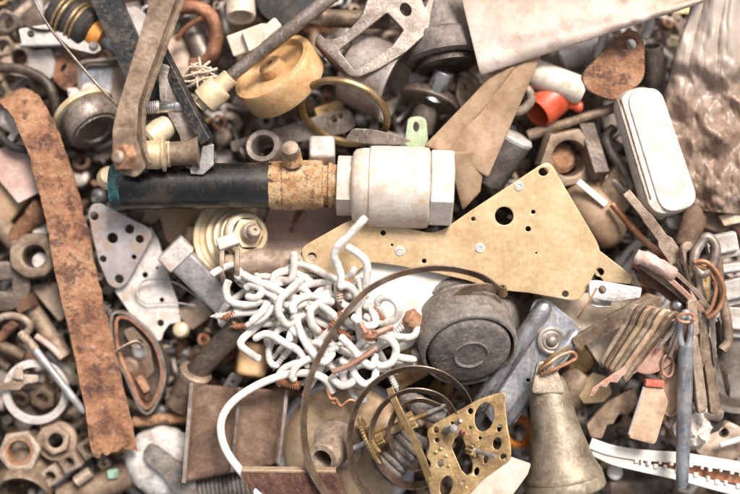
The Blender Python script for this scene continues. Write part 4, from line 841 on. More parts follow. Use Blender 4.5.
# bell
t = thing('bell', 'conical tarnished cow bell with a pierced lug and wire loop', 'bell', 562, 430, 70, mark='the cow bell')
M_, l = along((546, 378, 78), (564, 478, 76))
part('body', MB().lathe(M_, [(.1, -1), (11, -1), (16, 1), (18.5, 6), (21, 26), (25, 52), (30, 74), (34.5, 90), (37.5, 96), (38.6, 98), (38.8, 100), (38, 101), (39.6, 103), (40.4, 112), (39, 114), (34, 113), (30, 96), (18, 30), (.1, 10)], 72), 'bell_metal', t)
m = MB().iplate([(535, 370), (538, 361), (551, 362), (558, 372), (565, 394), (530, 394)], 90, 8, [(542, 371, 4, 4.6)], r=6, rx=-10, bev=1.6); lg = part('lug', m, 'bell_metal', t)
pts = L([(540, 374, 90), (540, 370, 99), (548, 364, 103), (560, 356, 100), (572, 352, 96), (576, 358, 94), (566, 364, 96), (552, 370, 101), (542, 374, 98)]); part('wire_loop', MB().tube(pts, 1.6, 8), 'copper', t)
part('wire_loop', MB().tube(L([(542, 371, 92), (546, 362, 102), (558, 352, 102), (570, 348, 98)]), 1.5, 8), 'brass_old', t)
part('clapper', MB().turned((561, 484, 62), (563, 496, 60), [(5, 0), (7, 4), (6, 12), (2, 14)], 20), 'tan_iron', t)
solo('orange_ring', 'orange plastic ring wedged between clock plate and bell', 'ring', MB().lathe(FN(518, 432, 44, (-.1, .1, 1)), [(9, -4), (10, 4), (13, 7), (16.5, 4), (17, -4)], 48, True), 'orange_plastic', (518, 432, 44), mark='the orange ring')
# channel bracket
t = thing('channel_bracket', 'worn silver channel bracket with a rolled edge and a riveted end', 'bracket', 530, 355, 62, mark='the silver channel bracket')
part('web', MB().iplate([(534, 300), (546, 298), (584, 330), (574, 350), (562, 366), (538, 392), (514, 424), (496, 428), (478, 404), (520, 336)], 60, 4, [(528, 380, 2)], r=4), 'bluesteel', t)
part('rolled_edge', MB().turned((545, 306, 66), (482, 402, 60), [(5, -4), (8.5, 0), (9.5, 6), (9.5, 118), (8, 122)], 28), 'chrome', t)
part('rolled_edge', MB().turned((575, 334, 66), (506, 424, 62), [(4, -4), (7, 0), (7, 26), (5.4, 34), (5.4, 112), (3, 116)], 24), 'bluesteel', t)
part('rivet', MB().lathe(FN(551, 341, 64, (.1, .1, 1)), [(14, 0), (14, 2), (12, 3), (10, 2.4), (8, 3.4), (6.4, 3), (5, 7), (3, 8.4), (.1, 8.4)], 28), 'steel', t)
m = MB().lathe(FN(580, 360, 40, (0, -.3, 1)), [(16, -8), (17, 0), (12, 5), (3, 6)], 28); solo('door_knob', 'small dull brass knob above the cow bell', 'knob', m, 'brass_old', (578, 362, 40))
m = MB().iplate([(540, 296), (600, 292), (640, 300), (650, 330), (622, 372), (600, 366), (576, 330)], 46, 6, r=3); solo('pale_wedge', 'pale whitewashed wooden wedge behind the brass key blanks', 'wedge', m, 'wood_pale', (598, 328, 46), mark='the pale wooden wedge')
t = thing('spring_clip', 'small folded silver clip with one hole and a thin wire', 'clip', 612, 290, 74, mark='the silver clip')
part('leaf', MB().iplate([(589, 281), (596, 280), (642, 288), (640, 298), (612, 302), (589, 298)], 82, 2.4, [(602, 290, 3.6, 4.2)], r=2, rx=-6), 'silver', t)
part('leaf', MB().iplate([(590, 298), (612, 301), (610, 308), (596, 308), (588, 304)], 74, 2, r=2, rx=-30), 'silver', t)
part('wire', MB().tube(L([(597, 288, 84), (590, 300, 84), (582, 312, 80), (578, 318, 74)]), .9, 6), 'copper', t)
solo('brass_strip', 'narrow brass strip with one hole behind the brass plate corner', 'strip', MB().iplate([(590, 243), (604, 254), (632, 276), (630, 284), (604, 282), (590, 262)], 66, 5, [(600, 272, 4)], r=2, ry=-10), 'brass_plate', (610, 266, 66))
# ================================================================ white screw hooks
AUTO = []   # (object, phrase, px, py): labelled at the end by what stands around them
HG = 'white coated screw hooks in a heap'
def hook_local(kind):
    if kind == 0: p = [(-12, 0, 0), (6, 0, 1), (16, 2, 2), (24, 9, 3), (24, 19, 3), (15, 25, 2), (6, 22, 1), (3, 16, 1)]
    elif kind == 1: p = [(-16, 0, 0), (8, 0, 0), (20, 1, 1), (25, 7, 2), (24, 24, 3), (22, 30, 3)]
    elif kind == 2: p = [(-14, 0, 0), (4, -1, 2), (14, 4, 4), (18, 13, 5), (12, 21, 4), (2, 20, 2), (-3, 13, 0)]
    elif kind == 4: p = [(-30, 0, 0), (-10, 1, 2), (14, -1, 3), (26, 2, 3), (32, 9, 3), (30, 15, 2)]
    else: p = [(-26, 0, 0), (2, 1, 1), (16, 4, 3), (22, 12, 4), (18, 20, 3), (8, 22, 2)]
    return p
def hook_mesh(pts, end=True):
    n = len(pts); r = [3.7 + .1 * sin(i * 1.7) for i in range(n)]
    r[0] = 2.8; r[-1] = 2.2; r[-2] = 3.3
    return MB().tube(pts, r, 12)
def thread_mb(p0, p1):
    a, b = Vector(p0), Vector(p1); l = (b - a).length; z = (b - a).normalized()
    x = Vector((0, 0, 1)).cross(z).normalized(); y = z.cross(x); M = Matrix.Translation(a) @ Matrix((x, y, z)).transposed().to_4x4()
    pr = [(3.4, 0)]
    zz = 1
    while zz < l - 5: pr += [(2.2, zz), (3.6, zz + 1.3)]; zz += 2.6
    pr += [(2, l - 4), (.4, l)]
    return MB().lathe(M, pr, 14)
def plan_hook(pts, thr=None, mat='copper'):
    w = L(pts, k=5); o = solo('screw_hook', 'white', 'screw hook', hook_mesh(w), 'white_vinyl', pts[0], HG)
    if thr: part('screw_thread', thread_mb(W(*thr[0]), W(*thr[1])), mat, o)
    mx = sum(p[0] for p in pts) / len(pts); my = sum(p[1] for p in pts) / len(pts)
    AUTO.append((o, 'white coated screw hook', mx, my)); return o
plan_hook([(366, 217, 112), (352, 232, 112), (338, 246, 110), (334, 256, 106), (338, 266, 102), (341, 276, 100), (340, 286, 96)], ((338, 284, 98), (341, 304, 94)), 'tan_iron')
plan_hook([(346, 246, 104), (356, 252, 104), (366, 262, 102), (367, 276, 98), (364, 292, 92)])
plan_hook([(242, 274, 84), (256, 281, 84), (284, 293, 84), (310, 305, 82), (326, 314, 78)])
plan_hook([(302, 279, 94), (290, 290, 96), (280, 300, 96), (279, 314, 92), (288, 324, 86), (300, 318, 82)])
plan_hook([(229, 280, 80), (226, 290, 80), (230, 301, 80), (244, 305, 80), (256, 303, 82), (262, 300, 82)])
plan_hook([(268, 302, 90), (262, 312, 92), (252, 322, 92), (262, 318, 88), (274, 306, 86)])
plan_hook([(334, 302, 94), (322, 302, 96), (311, 310, 96), (312, 324, 92), (320, 332, 86)], None)
plan_hook([(296, 318, 84), (302, 336, 88), (312, 352, 90), (324, 362, 90), (334, 352, 86)])
plan_hook([(254, 339, 78), (268, 334, 82), (286, 344, 84), (300, 352, 84), (308, 368, 80)])
plan_hook([(340, 336, 96), (350, 346, 98), (362, 360, 98), (372, 366, 96), (376, 354, 92)], None)
plan_hook([(376, 334, 96), (388, 338, 98), (396, 348, 98), (392, 362, 96), (380, 366, 92), (372, 358, 88)])
plan_hook([(392, 356, 88), (402, 358, 88), (416, 360, 84)])
plan_hook([(330, 376, 88), (342, 386, 90), (354, 380, 90), (352, 368, 88), (340, 360, 86)])
plan_hook([(352, 372, 90), (364, 384, 92), (374, 380, 92), (376, 368, 90)])
plan_hook([(352, 316, 94), (366, 326, 96), (376, 322, 92), (370, 306, 86)], ((372, 308, 88), (392, 330, 84)))
plan_hook([(246, 288, 78), (252, 284, 82), (262, 290, 84), (256, 298, 84), (246, 296, 80)])
plan_hook([(292, 300, 76), (308, 316, 78), (318, 340, 80), (308, 356, 78)], ((309, 352, 80), (296, 366, 78)))
plan_hook([(358, 278, 90), (362, 292, 92), (354, 306, 92), (340, 316, 90)], ((342, 312, 92), (328, 330, 90)))
# heap below: copies of four bent forms
proto = []
for k in range(5):
    w = cr([Vector(p) for p in hook_local(k)], 5)
    me_w = hook_mesh(w); me_t = thread_mb(w[0] + Vector((3, 0, 0)), w[0] - Vector((16, 0, 0)))
    O_ = Vector((0, 0, 0)); proto.append((mesh_of('screw_hook', me_w, 'white_vinyl', O_), mesh_of('screw_thread', me_t, 'copper', O_), mesh_of('screw_thread', me_t, 'white_vinyl', O_)))
poly = [(228, 284), (300, 272), (350, 268), (384, 312), (404, 340), (396, 362), (352, 374), (300, 368), (262, 336)]
def inside(x, y, pg):
    c = False; n = len(pg)
    for i in range(n):
        (x1, y1), (x2, y2) = pg[i], pg[i - 1]
        if (y1 > y) != (y2 > y) and x < (x2 - x1) * (y - y1) / (y2 - y1) + x1: c = not c
    return c
hk = []
for yy in range(268, 396, 14):
    for xx in range(226, 414, 16):
        x, y = xx + rng.uniform(-5, 5) + (yy % 2) * 9, yy + rng.uniform(-5, 5)
        if inside(x, y, poly): hk.append((x, y))
for i, (x, y) in enumerate(hk):
    k = rng.choice((0, 1, 1, 2, 3, 4, 4, 4)); a, b, c = proto[k]
    o = bpy.data.objects.new('screw_hook', a); COL.objects.link(o); h = 58 + rng.uniform(0, 26)
    o.location = W(x, y, h) * S; o.rotation_euler = (radians(rng.uniform(-28, 28)), radians(rng.uniform(-22, 22)), radians(rng.uniform(0, 360)))
    o.scale = [rng.uniform(.88, 1.02)] * 3
    o['label'] = 'white'; o['category'] = 'screw hook'; o['group'] = HG
    th = bpy.data.objects.new('screw_thread', b if rng.random() < .45 else c); COL.objects.link(th); th.parent = o
    AUTO.append((o, 'white coated screw hook', x, y))
for pp, lab in (([(333, 372, 100), (348, 366, 102), (362, 358, 102), (375, 349, 100)], 'thin pink wire lying across the lower white hooks'), ([(360, 322, 102), (368, 334, 103), (384, 330, 102), (392, 326, 100)], 'pink bent wire on the white hooks nearest the white sheet')):
    solo('wire', lab, 'wire', MB().tube(L(pp), 2.8, 10), 'pink_key', pp[0])
m = MB()
for k in range(14):
    a = k * 2.4; m.tube(L([(370 + 7 * cos(a), 336 + 5 * sin(a), 100), (372 + 4 * sin(a * 2), 334 + 3 * cos(a), 106), (370 - 7 * cos(a + .5), 336 - 5 * sin(a + .5), 101)], k=4), 1.3, 5)
solo('wire_tuft', 'tangled tuft of fine copper wire on top of the white hooks', 'wire', m, 'copper', (370, 336, 102))
solo('wood_screw', 'coppery wood screw lying under the bend of the white cable', 'screw', MB().turned((300, 386, 84), (276, 380, 78), thread_prof(5, 0, 24, 2.6, .3) + [(1, 30)], 16), 'copper', (288, 384, 80))
m = MB().lathe(F(346, 285, 92), [(6, -6), (7, 0), (6, 6), (3, 7)], 12); m.rough(1, .3); solo('rust_nodule', 'reddish rusty nut fragment among the white hooks near brass plate', 'nut', m, 'rust', (346, 285, 92))

# ================================================================ keys
KG = 'old keys in the bunch'
def key_thing(label, mat, bow, blade, h, bowh=None, teeth=0, t=4, tilt=(0, 0), mark=None, cat='key', name='key'):
    cx, cy = bow[0], bow[1]
    th_ = thing(name, label, cat, cx, cy, h, KG, mark)
    part('bow', MB().iplate([(cx + x, cy - y) for x, y in circ(0, 0, bow[2], 24, bow[3], -bow[4])], h, t, [(bow[5], bow[6], bow[7])] if len(bow) > 5 else [], r=0, rx=tilt[0], ry=tilt[1], bev=1.2), mat, th_)
    part('blade', MB().iplate(blade, h - .5, t - .8, r=1, rx=tilt[0] * .5, ry=tilt[1] * .5, bev=.9), mat, th_)
    return th_
key_thing('pinkish worn key with toothed edge pointing at the cow bell', 'pink_key', (656, 356, 25, 15, -32, 668, 349, 4), [(646, 352), (650, 364), (630, 376), (622, 376), (617, 383), (610, 382), (606, 388), (600, 386), (594, 396), (588, 398), (592, 388), (612, 374)], 84, mark='the pinkish key')
t = thing('key_tag', 'beige plastic key tag with a red band at its top', 'key tag', 650, 408, 84, mark='the red-topped tag')
part('body', MB().iplate([(644, 386), (663, 388), (668, 402), (655, 442), (652, 444), (629, 438), (628, 434)], 88, 8, r=2, rx=-4, bev=1.4), 'fob_tan', t)
part('red_band', MB().iplate([(645, 379), (664, 380), (663, 388), (644, 386)], 88, 9, r=1.5, bev=1.2), 'fob_red', t)
part('tag_edge', MB().box(along((644, 386, 92), (628, 436, 91))[0] @ Matrix.Translation((0, 0, 26)), 2, 3, 50), 'grey_plate', t, bevel=.6)
t = thing('key_fob', 'oval tan key fob hanging between red-topped tag and blue-grey rod', 'key fob', 669, 389, 78, mark='the oval fob')
part('disc', MB().iplate(circ(670, 389, 11, 32, 26, 5), 80, 6, r=0, ry=-16, bev=2), 'fob_tan', t)
part('rim', MB().tube(L([(670 + 12 * cos(a * pi / 10), 389 + 26.5 * sin(a * pi / 10), 82 + 3 * cos(a * pi / 10)) for a in range(20)], closed=True, k=3), 1.5, 8, True), 'pink_key', t)
solo('ring', 'small double wire ring joining the oval fob to the key', 'ring', MB().tube(L([(668 + 6 * cos(a * pi / 6), 366 + 11 * sin(a * pi / 6), 88 + 2 * sin(a)) for a in range(24)], k=2), 1.5, 8), 'pink_key', (668, 366, 88))
t = thing('steel_key', 'long slim blue-grey steel rod key hanging straight down over the white strip', 'rod key', 684, 400, 94, mark='the blue-grey rod')
part('rod', MB().turned((686, 346, 98), (682, 487, 96), [(4, -2), (7.4, 0), (7.6, 40), (7.2, 90), (6.6, 120), (6, 138), (4.4, 142), (1, 143)], 24), 'bluesteel', t)
part('loop', MB().tube(L([(684, 350, 98), (680, 338, 98), (681, 322, 98), (686, 312, 98), (690, 322, 98), (690, 338, 98), (687, 350, 98)]), 3.2, 10), 'bluesteel', t)
for (pts_, lab, mt_) in (([(688, 334, 94), (696, 336, 94), (700, 356, 94), (707, 402, 92), (706, 412, 92), (697, 414, 92), (695, 404, 92), (690, 360, 94)], 'brownish flat key blade hanging next to the blue-grey rod', 'tan_iron'), ([(698, 334, 90), (709, 336, 90), (712, 352, 90), (720, 404, 88), (718, 415, 88), (709, 414, 88), (706, 392, 88), (700, 352, 90)], 'dull brass key blade hanging furthest from the blue-grey rod', 'brown_iron')):
    k_ = thing('key', lab, 'key', pts_[0][0], pts_[0][1], 90, KG)
    part('blade', MB().iplate([(x, y) for x, y, h in pts_], pts_[0][2], 8, r=3, ry=14, bev=2), mt_, k_)
    part('bow', MB().iplate([(pts_[0][0] - 2, 300), (pts_[0][0] + 8, 298), (pts_[0][0] + 12, 334), (pts_[0][0], 338)], pts_[0][2] + 1, 5, r=4, ry=10, bev=1.5), mt_, k_)
# fan of key blanks
for k in range(6):
    dx = k * 7.2; h = 70 + k * 3.0
    hx, hy = 634 + dx, 312 + k * 1.6
    tx, ty = 601 + dx * .62, 366 + k * 3.2
    M_, l = along((hx, hy, h + 10), (tx, ty, h - 2))
    o_ = [(-9, -2), (-6, -9), (2, -11), (9, -8), (11, 0), (9, 9), (5, 15), (4.5, l - 4), (1, l), (-3, l - 3), (-4.2, l * .8), (-5, 15), (-8, 8)]
    m = MB().plate(M_ @ Matrix.Rotation(radians(-50 + (k * 7 % 5) * 2), 4, 'Z') @ Matrix.Rotation(radians(90), 4, 'X') @ Matrix.Scale(-1, 4, (0, 0, 1)), o_, 4.2, [circ(1, -3, 2.4, 12)], 1.2, 1)
    lab = ['brass key blank at the end of the fan nearest the wedge', 'second brass key blank in the fan counting from the wedge', 'third brass key blank in the fan counting from the wedge', 'fourth brass key blank in the fan counting from the wedge', 'fifth brass key blank in the fan counting from the wedge', 'brass key blank at the end of the fan nearest the keys'][k]
    solo('key_blank', lab, 'key blank', m, ['tan_iron', 'brown_iron', 'dome_tan', 'tan_iron', 'fob_tan', 'brown_iron'][k], (616 + dx, 332, h), 'fanned key blanks', mark='the fan of key blanks' if k == 3 else None)
# more thin keys hanging from the copper winding
for (x0, y0, x1, y1, h, w_, mt_, lab) in ((692, 322, 694, 398, 84, 5, 'tan_iron', 'thin tan key hanging right behind the blue-grey rod'), (676, 326, 656, 352, 96, 4, 'steel', 'thin steel key slanting from the winding to the pinkish key'), (715, 326, 730, 398, 80, 6, 'dark_iron', 'thin dark key hanging outermost from the copper winding'), (703, 318, 702, 372, 97, 5, 'brown_iron', 'short brown key lying over the hanging key blades'), (712, 318, 716, 366, 98, 4.4, 'steel', 'slim grey key lying over the outer key blade')):
    M_, l = along((x0, y0, h), (x1, y1, h - 3))
    o_ = [(-w_, -2), (-w_ * .8, -8), (w_ * .8, -8), (w_, -2), (w_ * .55, 6), (w_ * .5, l * .55), (w_ * .3, l * .6), (w_ * .5, l * .66), (w_ * .3, l * .74), (w_ * .5, l * .8), (0, l), (-w_ * .5, l - 4), (-w_ * .55, 6)]
    solo('key', lab, 'key', MB().plate(M_ @ Matrix.Rotation(radians(25), 4, 'Z') @ Matrix.Rotation(radians(90), 4, 'X') @ Matrix.Scale(-1, 4, (0, 0, 1)), o_, 3, [circ(0, -4, 1.6, 10)], .8, .8), mt_, (x0, y0, h), KG)
for (p_, w_, mt_, lab) in (([(646, 252, 88), (672, 270, 90), (700, 296, 92), (716, 322, 92)], 4, 'tan_iron', 'slender tan bar beside the twisted wire stub'), ([(632, 262, 74), (652, 282, 74), (676, 304, 76), (690, 322, 78)], 4, 'copper_dull', 'slender coppery bar lowest in the fan of bars'), ([(676, 262, 86), (688, 290, 88), (700, 326, 88)], 5, 'dark_iron', 'slender dark bar beneath the slotted lever')):
    p_ = L(p_, k=6); q = solo('bar', lab, 'bar', MB().ribbon(p_, w_, 4, Vector((.5, .8, .3))), mt_, (670, 280, 80), bevel=.7)
m = MB().iplate([(572, 340), (610, 314), (646, 292), (660, 296), (656, 310), (628, 322), (598, 340), (578, 350)], 78, 6, r=2, rx=18); m2 = MB()
solo('key', 'broad bronze-brown key lying from the silver clip to the pale wedge', 'key', m, 'brown_iron', (614, 320, 78), KG, mark='the broad bronze key')
# bunch of bars and loops above the keys
def bar(name, label, cat, pts, w, t_, mat, up, mark=None, bevel=.8, at=None):
    p_ = L(pts, k=6); return solo(name, label, cat, MB().ribbon(p_, w, t_, up), mat, at or pts[len(pts) // 2], bevel=bevel, mark=mark)
bar('flat_tool', 'tan flat bar widening downwards below the white casing', 'flat bar', [(626, 192, 80), (644, 214, 82), (662, 238, 82), (678, 262, 80)], [8] * 7 + [10] * 6 + [15] * 6, 5, 'tan_iron', Vector((.8, .5, .1)), mark='the tan flat bar')
solo('copper_rod', 'thin copper-brown rod running beside the tan flat bar', 'rod', MB().tube(L([(612, 204, 62), (640, 236, 66), (662, 256, 70), (676, 272, 70)]), 3.4, 10), 'copper', (645, 240, 66), mark='the copper-brown rod')
m = MB().tube(L([(636, 256, 92), (652, 262, 94), (674, 276, 92)]), [6.4] * 6 + [7] * 6 + [6], 12); m.rough(1.6, .22, 3); solo('twisted_wire', 'corroded twisted wire stub on top of the key bars', 'wire', m, 'pink_paint', (655, 266, 92), mark='the twisted wire stub')
bar('key_bar', 'long rusty brown bar under the twisted wire stub', 'bar', [(640, 264, 86), (668, 284, 86), (692, 304, 86), (708, 316, 84)], 7, 6, 'brown_iron', Vector((.5, .8, .2)))
bar('key_bar', 'dark rusty bar farthest below the twisted wire stub', 'bar', [(638, 272, 78), (660, 288, 78), (684, 306, 78), (704, 320, 78)], 8, 5, 'rust_dark', Vector((.5, .8, .2)))
bar('key_bar', 'thin pinkish bar crossing to the ring of keys', 'bar', [(664, 274, 92), (690, 298, 94), (712, 322, 92)], 5, 4, 'pink_key', Vector((.5, .8, .2)))
m = MB().iplate([(678, 246), (686, 240), (694, 246), (700, 270), (706, 296), (714, 344), (704, 348), (698, 312), (690, 300), (684, 272)], 88, 6, [[(684, 252), (688, 250), (694, 272), (696, 288), (691, 286), (686, 268)]], r=5, ry=16, bev=1.4); solo('slotted_lever', 'brown slotted lever ending in a loop at the key bunch', 'lever', m, 'tan_iron', (694, 290, 88), mark='the slotted lever')
pts = L([(702, 242, 100), (696, 252, 100), (694, 264, 101), (702, 274, 102), (712, 266, 103), (716, 250, 103), (712, 240, 102), (706, 237, 101)], closed=True, k=6); m = MB().tube(pts, 4.4, 12, True)
solo('shackle', 'grey metal oval link above the slotted lever', 'link', m, 'steel', (704, 256, 100), mark='the grey oval link')
m = MB().tube(L([(714, 246, 98), (718, 266, 98), (720, 290, 96), (726, 316, 94), (728, 340, 92), (722, 350, 92)]), 4.6, 12); solo('bent_rod', 'grey bent rod hanging from the oval link', 'rod', m, 'brown_iron', (720, 296, 96))
m = MB().tube(L([(694, 262, 106), (706, 262, 108), (718, 274, 108), (724, 292, 107), (718, 310, 106), (708, 318, 104)]), 2.2, 10); m.tube(L([(694, 266, 104), (708, 270, 105), (716, 286, 105), (712, 306, 104), (706, 314, 103)]), 1.8, 8); solo('wire_loop', 'copper wire bent in a double bow around the oval link', 'wire', m, 'copper', (716, 288, 106), mark='the copper wire bow')
pts = L([(686 + 8.5 * cos(a * pi / 6), 318 + 4.4 * sin(a * pi / 6), 104 + .5 * a) for a in range(26)], k=3); solo('binding_ring', 'copper wire wound round the heads of the hanging keys', 'wire ring', MB().tube(pts, 1.5, 8), 'copper', (686, 318, 104))
m = MB().tube(L([(682, 322, 98), (676, 340, 98), (670, 356, 94)]), 2, 8); m.tube(L([(680, 322, 97), (672, 340, 96), (668, 352, 92)]), 1.6, 8); solo('split_wire', 'pair of thin steel wires from the copper winding to the oval fob', 'wire', m, 'steel', (675, 340, 97))
solo('ball', 'small shiny steel ball behind the copper winding', 'ball', MB().sph(F(678, 306, 80), 8, 24, 14), 'chrome', (678, 306, 80))
# stuff around the keys
m = MB().iplate([(576, 392), (592, 372), (606, 376), (612, 392), (604, 402), (584, 404)], 46, 4, r=2, rx=8); solo('yellow_tag', 'small yellow brass tag under the tip of the pinkish key', 'tag', m, 'brass_plate', (592, 388, 46))
m = MB().iplate([(584, 424), (606, 402), (634, 388), (640, 402), (628, 414), (618, 414), (612, 424), (606, 424), (600, 438), (588, 436)], 52, 6, r=2, ry=12); solo('jagged_key', 'brown notched flat key behind the red-topped tag', 'key', m, 'brown_iron', (610, 412, 52), KG)
m = MB().turned((562, 404, 30), (586, 370, 34), [(15, 0), (17, 3), (17, 34), (14, 38)], 28); solo('brown_roll', 'brown cylinder tucked behind the cow bell', 'cylinder', m, 'brown_iron', (575, 388, 30))
m = MB(); m.sph(F(690, 428, 52), 20, 24, 16); m.rough(5, .11, 3); m.rough(2, .3); solo('clinker', 'knobbly grey-brown clinker lump behind the blue-grey rod', 'lump', m, 'plaster', (690, 428, 52), mark='the clinker lump')
m = MB().box(F(706, 428, 44, 10, 0, 0), 26, 18, 18); solo('black_block', 'small black plastic block beside the clinker lump', 'block', m, 'black_rubber', (708, 428, 44), bevel=2)
m = MB().iplate([(692, 448), (706, 434), (718, 430), (726, 420), (742, 428), (746, 446), (728, 462), (708, 462)], 48, 14, [(722, 432, 5)], r=5); solo('cast_jaw', 'grey-brown cast jaw at the right edge below the keys', 'casting', m, 'tan_iron', (718, 444, 48), bevel=1)
solo('white_tie', 'short bright white plastic stick at the right edge below the keys', 'stick', MB().turned((720, 445, 66), (748, 437, 68), [(2.6, 0), (3, 1), (3, 30)], 14), 'white_plastic', (732, 441, 66))
t = thing('large_pulley', 'big dark grey round steel housing behind the hanging keys', 'housing', 730, 372, 30, mark='the grey housing')
part('drum', MB().lathe(FN(736, 368, 30, (-.25, .1, .95)), [(44, -20), (46, -6), (42, 2), (30, 8), (28, 4), (1, 3)], 56), 'speck_steel', t)
part('rim', MB().lathe(FN(738, 364, 36, (-.25, .1, .95)), [(44, -3), (49, 0), (44, 4)], 56, True), 'white_metal', t)
m = MB().turned((676, 408, 54), (722, 414, 54), [(6, 0), (8, 3), (8, 44), (7, 46)], 24); solo('cross_pin', 'pale steel pin lying crosswise under the hanging key blades', 'pin', m, 'steel', (700, 412, 54))
t = thing('cable_strip', 'split white plastic strip with notched edges and a copper-brown gap', 'plastic strip', 660, 462, 60, mark='the split white strip')
up = L([(590, 443, 62), (610, 450, 64), (640, 455, 66), (680, 458, 66), (720, 464, 66), (756, 470, 66)], k=8)
lo = L([(592, 450, 60), (612, 460, 62), (640, 467, 64), (680, 476, 64), (720, 487, 64), (756, 495, 64)], k=8)
part('upper_strip', MB().ribbon(up, [10.5] * len(up), 4, Vector((.15, 1, 0))), 'white_plastic', t, bevel=1)
part('lower_strip', MB().ribbon(lo, [9] * len(lo), 4, Vector((.15, 1, 0))), 'white_plastic', t, bevel=1)
m = MB()
for i in range(16, len(up), 2):
    m.box(Matrix.Translation(up[i] + Vector((i * 5 % 3 - 1, -6.2 + (i * 7 % 3) * .7, 2))), 2.6 + (i * 3 % 4) * .6, 4.6, 4)
for i in range(15, len(lo), 2):
    m.box(Matrix.Translation(lo[i] + Vector((i * 4 % 3, 5.4 - (i * 5 % 3) * .7, 2))), 2.6 + (i * 5 % 4) * .6, 4.4, 4)
part('notches', m, 'white_plastic', t, bevel=.8)
part('copper_core', MB().ribbon(L([(638, 462, 58), (680, 467, 58), (720, 476, 58), (756, 482, 58)]), 9, 3, Vector((.15, 1, 0))), 'copper', t)
for (x, y, a, w, l, lab) in ((722, 246, 12, 30, 24, 'white metal hinge block uppermost at the right edge'), (728, 268, 8, 34, 10, 'narrow white metal rib under the uppermost hinge block'), (730, 292, 14, 30, 26, 'white metal hinge block level with the copper wire bow'), (738, 322, -6, 26, 30, 'white metal corner piece lowest at the right edge')):
    m = MB().box(F(x, y, 62, a, 6, -8), w, l, 14); m.box(F(x + 2, y + l * .2, 70, a, 6, -8), w * .9, 4, 8); solo('hinge_block', lab, 'hinge', m, 'white_metal', (x, y, 62), bevel=1.4)
solo('brown_tube', 'rust-brown tube end above the grey oval link', 'tube', MB().turned((698, 206, 40), (684, 250, 50), [(11, 0), (12, 2), (12, 44), (11, 46)], 28), 'rust_sheet', (692, 228, 44), mark='the rust-brown tube')
solo('pale_shard', 'pale cream shard of wood below the plastic bag', 'shard', MB().iplate([(718, 216), (738, 212), (742, 222), (724, 226)], 50, 4, r=1), 'wood_pale', (728, 219, 50))
m = MB().turned((600, 486, 26), (672, 478, 26), [(9, 0), (16, 8), (17, 40), (14, 66), (8, 70)], 28); solo('dark_bottle', 'dark rounded metal body below the split white strip', 'canister', m, 'dark_iron', (640, 482, 26))
solo('pale_disc', 'small white oval button between the bell and the dark canister', 'button', MB().lathe(FN(615, 472, 44, (0, .4, .9)), [(.1, 3), (6, 2.4), (8, 0), (6, -2)][::-1], 20), 'white_plastic', (615, 472, 44))

# ================================================================ loose scrap filling the heap
def k_nut(): return MB().hexa(Matrix.Identity(4), 12, 9, 6.4, 6, 1.6)
def k_square(): return MB().plate(Matrix.Identity(4), fillet([(-11, -11), (11, -11), (11, 11), (-11, 11)], 1.5), 9, [circ(0, 0, 5.4)], 0, 1.5)
def k_washer(): return MB().lathe(Matrix.Identity(4), [(13, -1.6), (13.4, 0), (13, 1.6), (6, 1.8), (5.6, 0), (6, -1.8)], 36, True)
def k_bolt():
    RX = Matrix.Rotation(pi / 2, 4, 'Y'); m = MB().hexa(RX @ Matrix.Translation((0, 0, -24)), 10, 8, 0, 6, 1.6)
    return m.lathe(RX, [(5, -21), (5, 0)] + thread_prof(5.2, 2, 32, 2.6) + [(3.6, 34)], 20)
def k_tube(): return MB().lathe(Matrix.Rotation(pi / 2, 4, 'Y'), [(9, -26), (9.4, -24), (9.4, 24), (9, 26), (7, 26), (7, -26)], 28, True)
def k_block(): return MB().box(Matrix.Identity(4), 34, 22, 16)
def k_strip(): return MB().plate(Matrix.Identity(4), fillet([(-36, -8), (36, -8), (36, 8), (-36, 8)], 6), 3, [circ(-26, 0, 3.6), circ(4, 0, 2.6), circ(26, 0, 3.6)], 0, .8)
def k_angle():
    m = MB().plate(Matrix.Identity(4), fillet([(-20, -10), (20, -10), (20, 10), (-20, 10)], 2), 3, [circ(8, 0, 4)], 0, .8)
    return m.plate(Matrix.Translation((-19, 0, 12)) @ Matrix.Rotation(pi / 2, 4, 'Y'), fillet([(-12, -10), (12, -10), (12, 10), (-12, 10)], 2), 3, [circ(-2, 0, 3)], 0, .8)
def k_ring(): return MB().lathe(Matrix.Identity(4), [(16 + 3 * cos(a * pi / 5), 3 * sin(a * pi / 5)) for a in range(10)], 40, True)
def k_spring():
    return MB().tube([Vector((-22 + 44 * i / 120, 8 * cos(i / 120 * 2 * pi * 8), 8 * sin(i / 120 * 2 * pi * 8))) for i in range(121)], 1.6, 8)
def k_cap(): return MB().lathe(Matrix.Identity(4), [(17, -9), (18, -7), (18, 2), (16, 6), (9, 8), (8, 6), (5, 6), (4, 9), (.2, 9)], 36)
def k_lump():
    m = MB(); m.sph(Matrix.Diagonal((1.2, .9, .6, 1)), 15, 22, 14); m.rough(7, .08, 5); return m.rough(2, .3, 1)
def k_rod(): return MB().lathe(Matrix.Rotation(pi / 2, 4, 'Y'), [(3.6, -44), (4.4, -42), (4.4, 40), (3, 44)], 18)
def k_plate(): return MB().plate(Matrix.Identity(4), fillet([(-24, -16), (8, -20), (26, -4), (18, 18), (-18, 16)], 4), 4, [circ(-12, -4, 4), circ(9, 4, 5.5)], 0, 1)
def k_elbow(): return MB().tube(cr([(-26, 0, 0), (-6, 0, 0), (4, 3, 0), (8, 12, 0), (8, 28, 0)], 5), 7, 18)
def k_cover(): return MB().plate(Matrix.Identity(4), fillet([(-22, -14), (22, -14), (22, 14), (-22, 14)], 5), 6, [circ(-15, -7, 2), circ(15, 7, 2), [(-5, -4), (5, -4), (5, 4), (-5, 4)]], 0, 2)
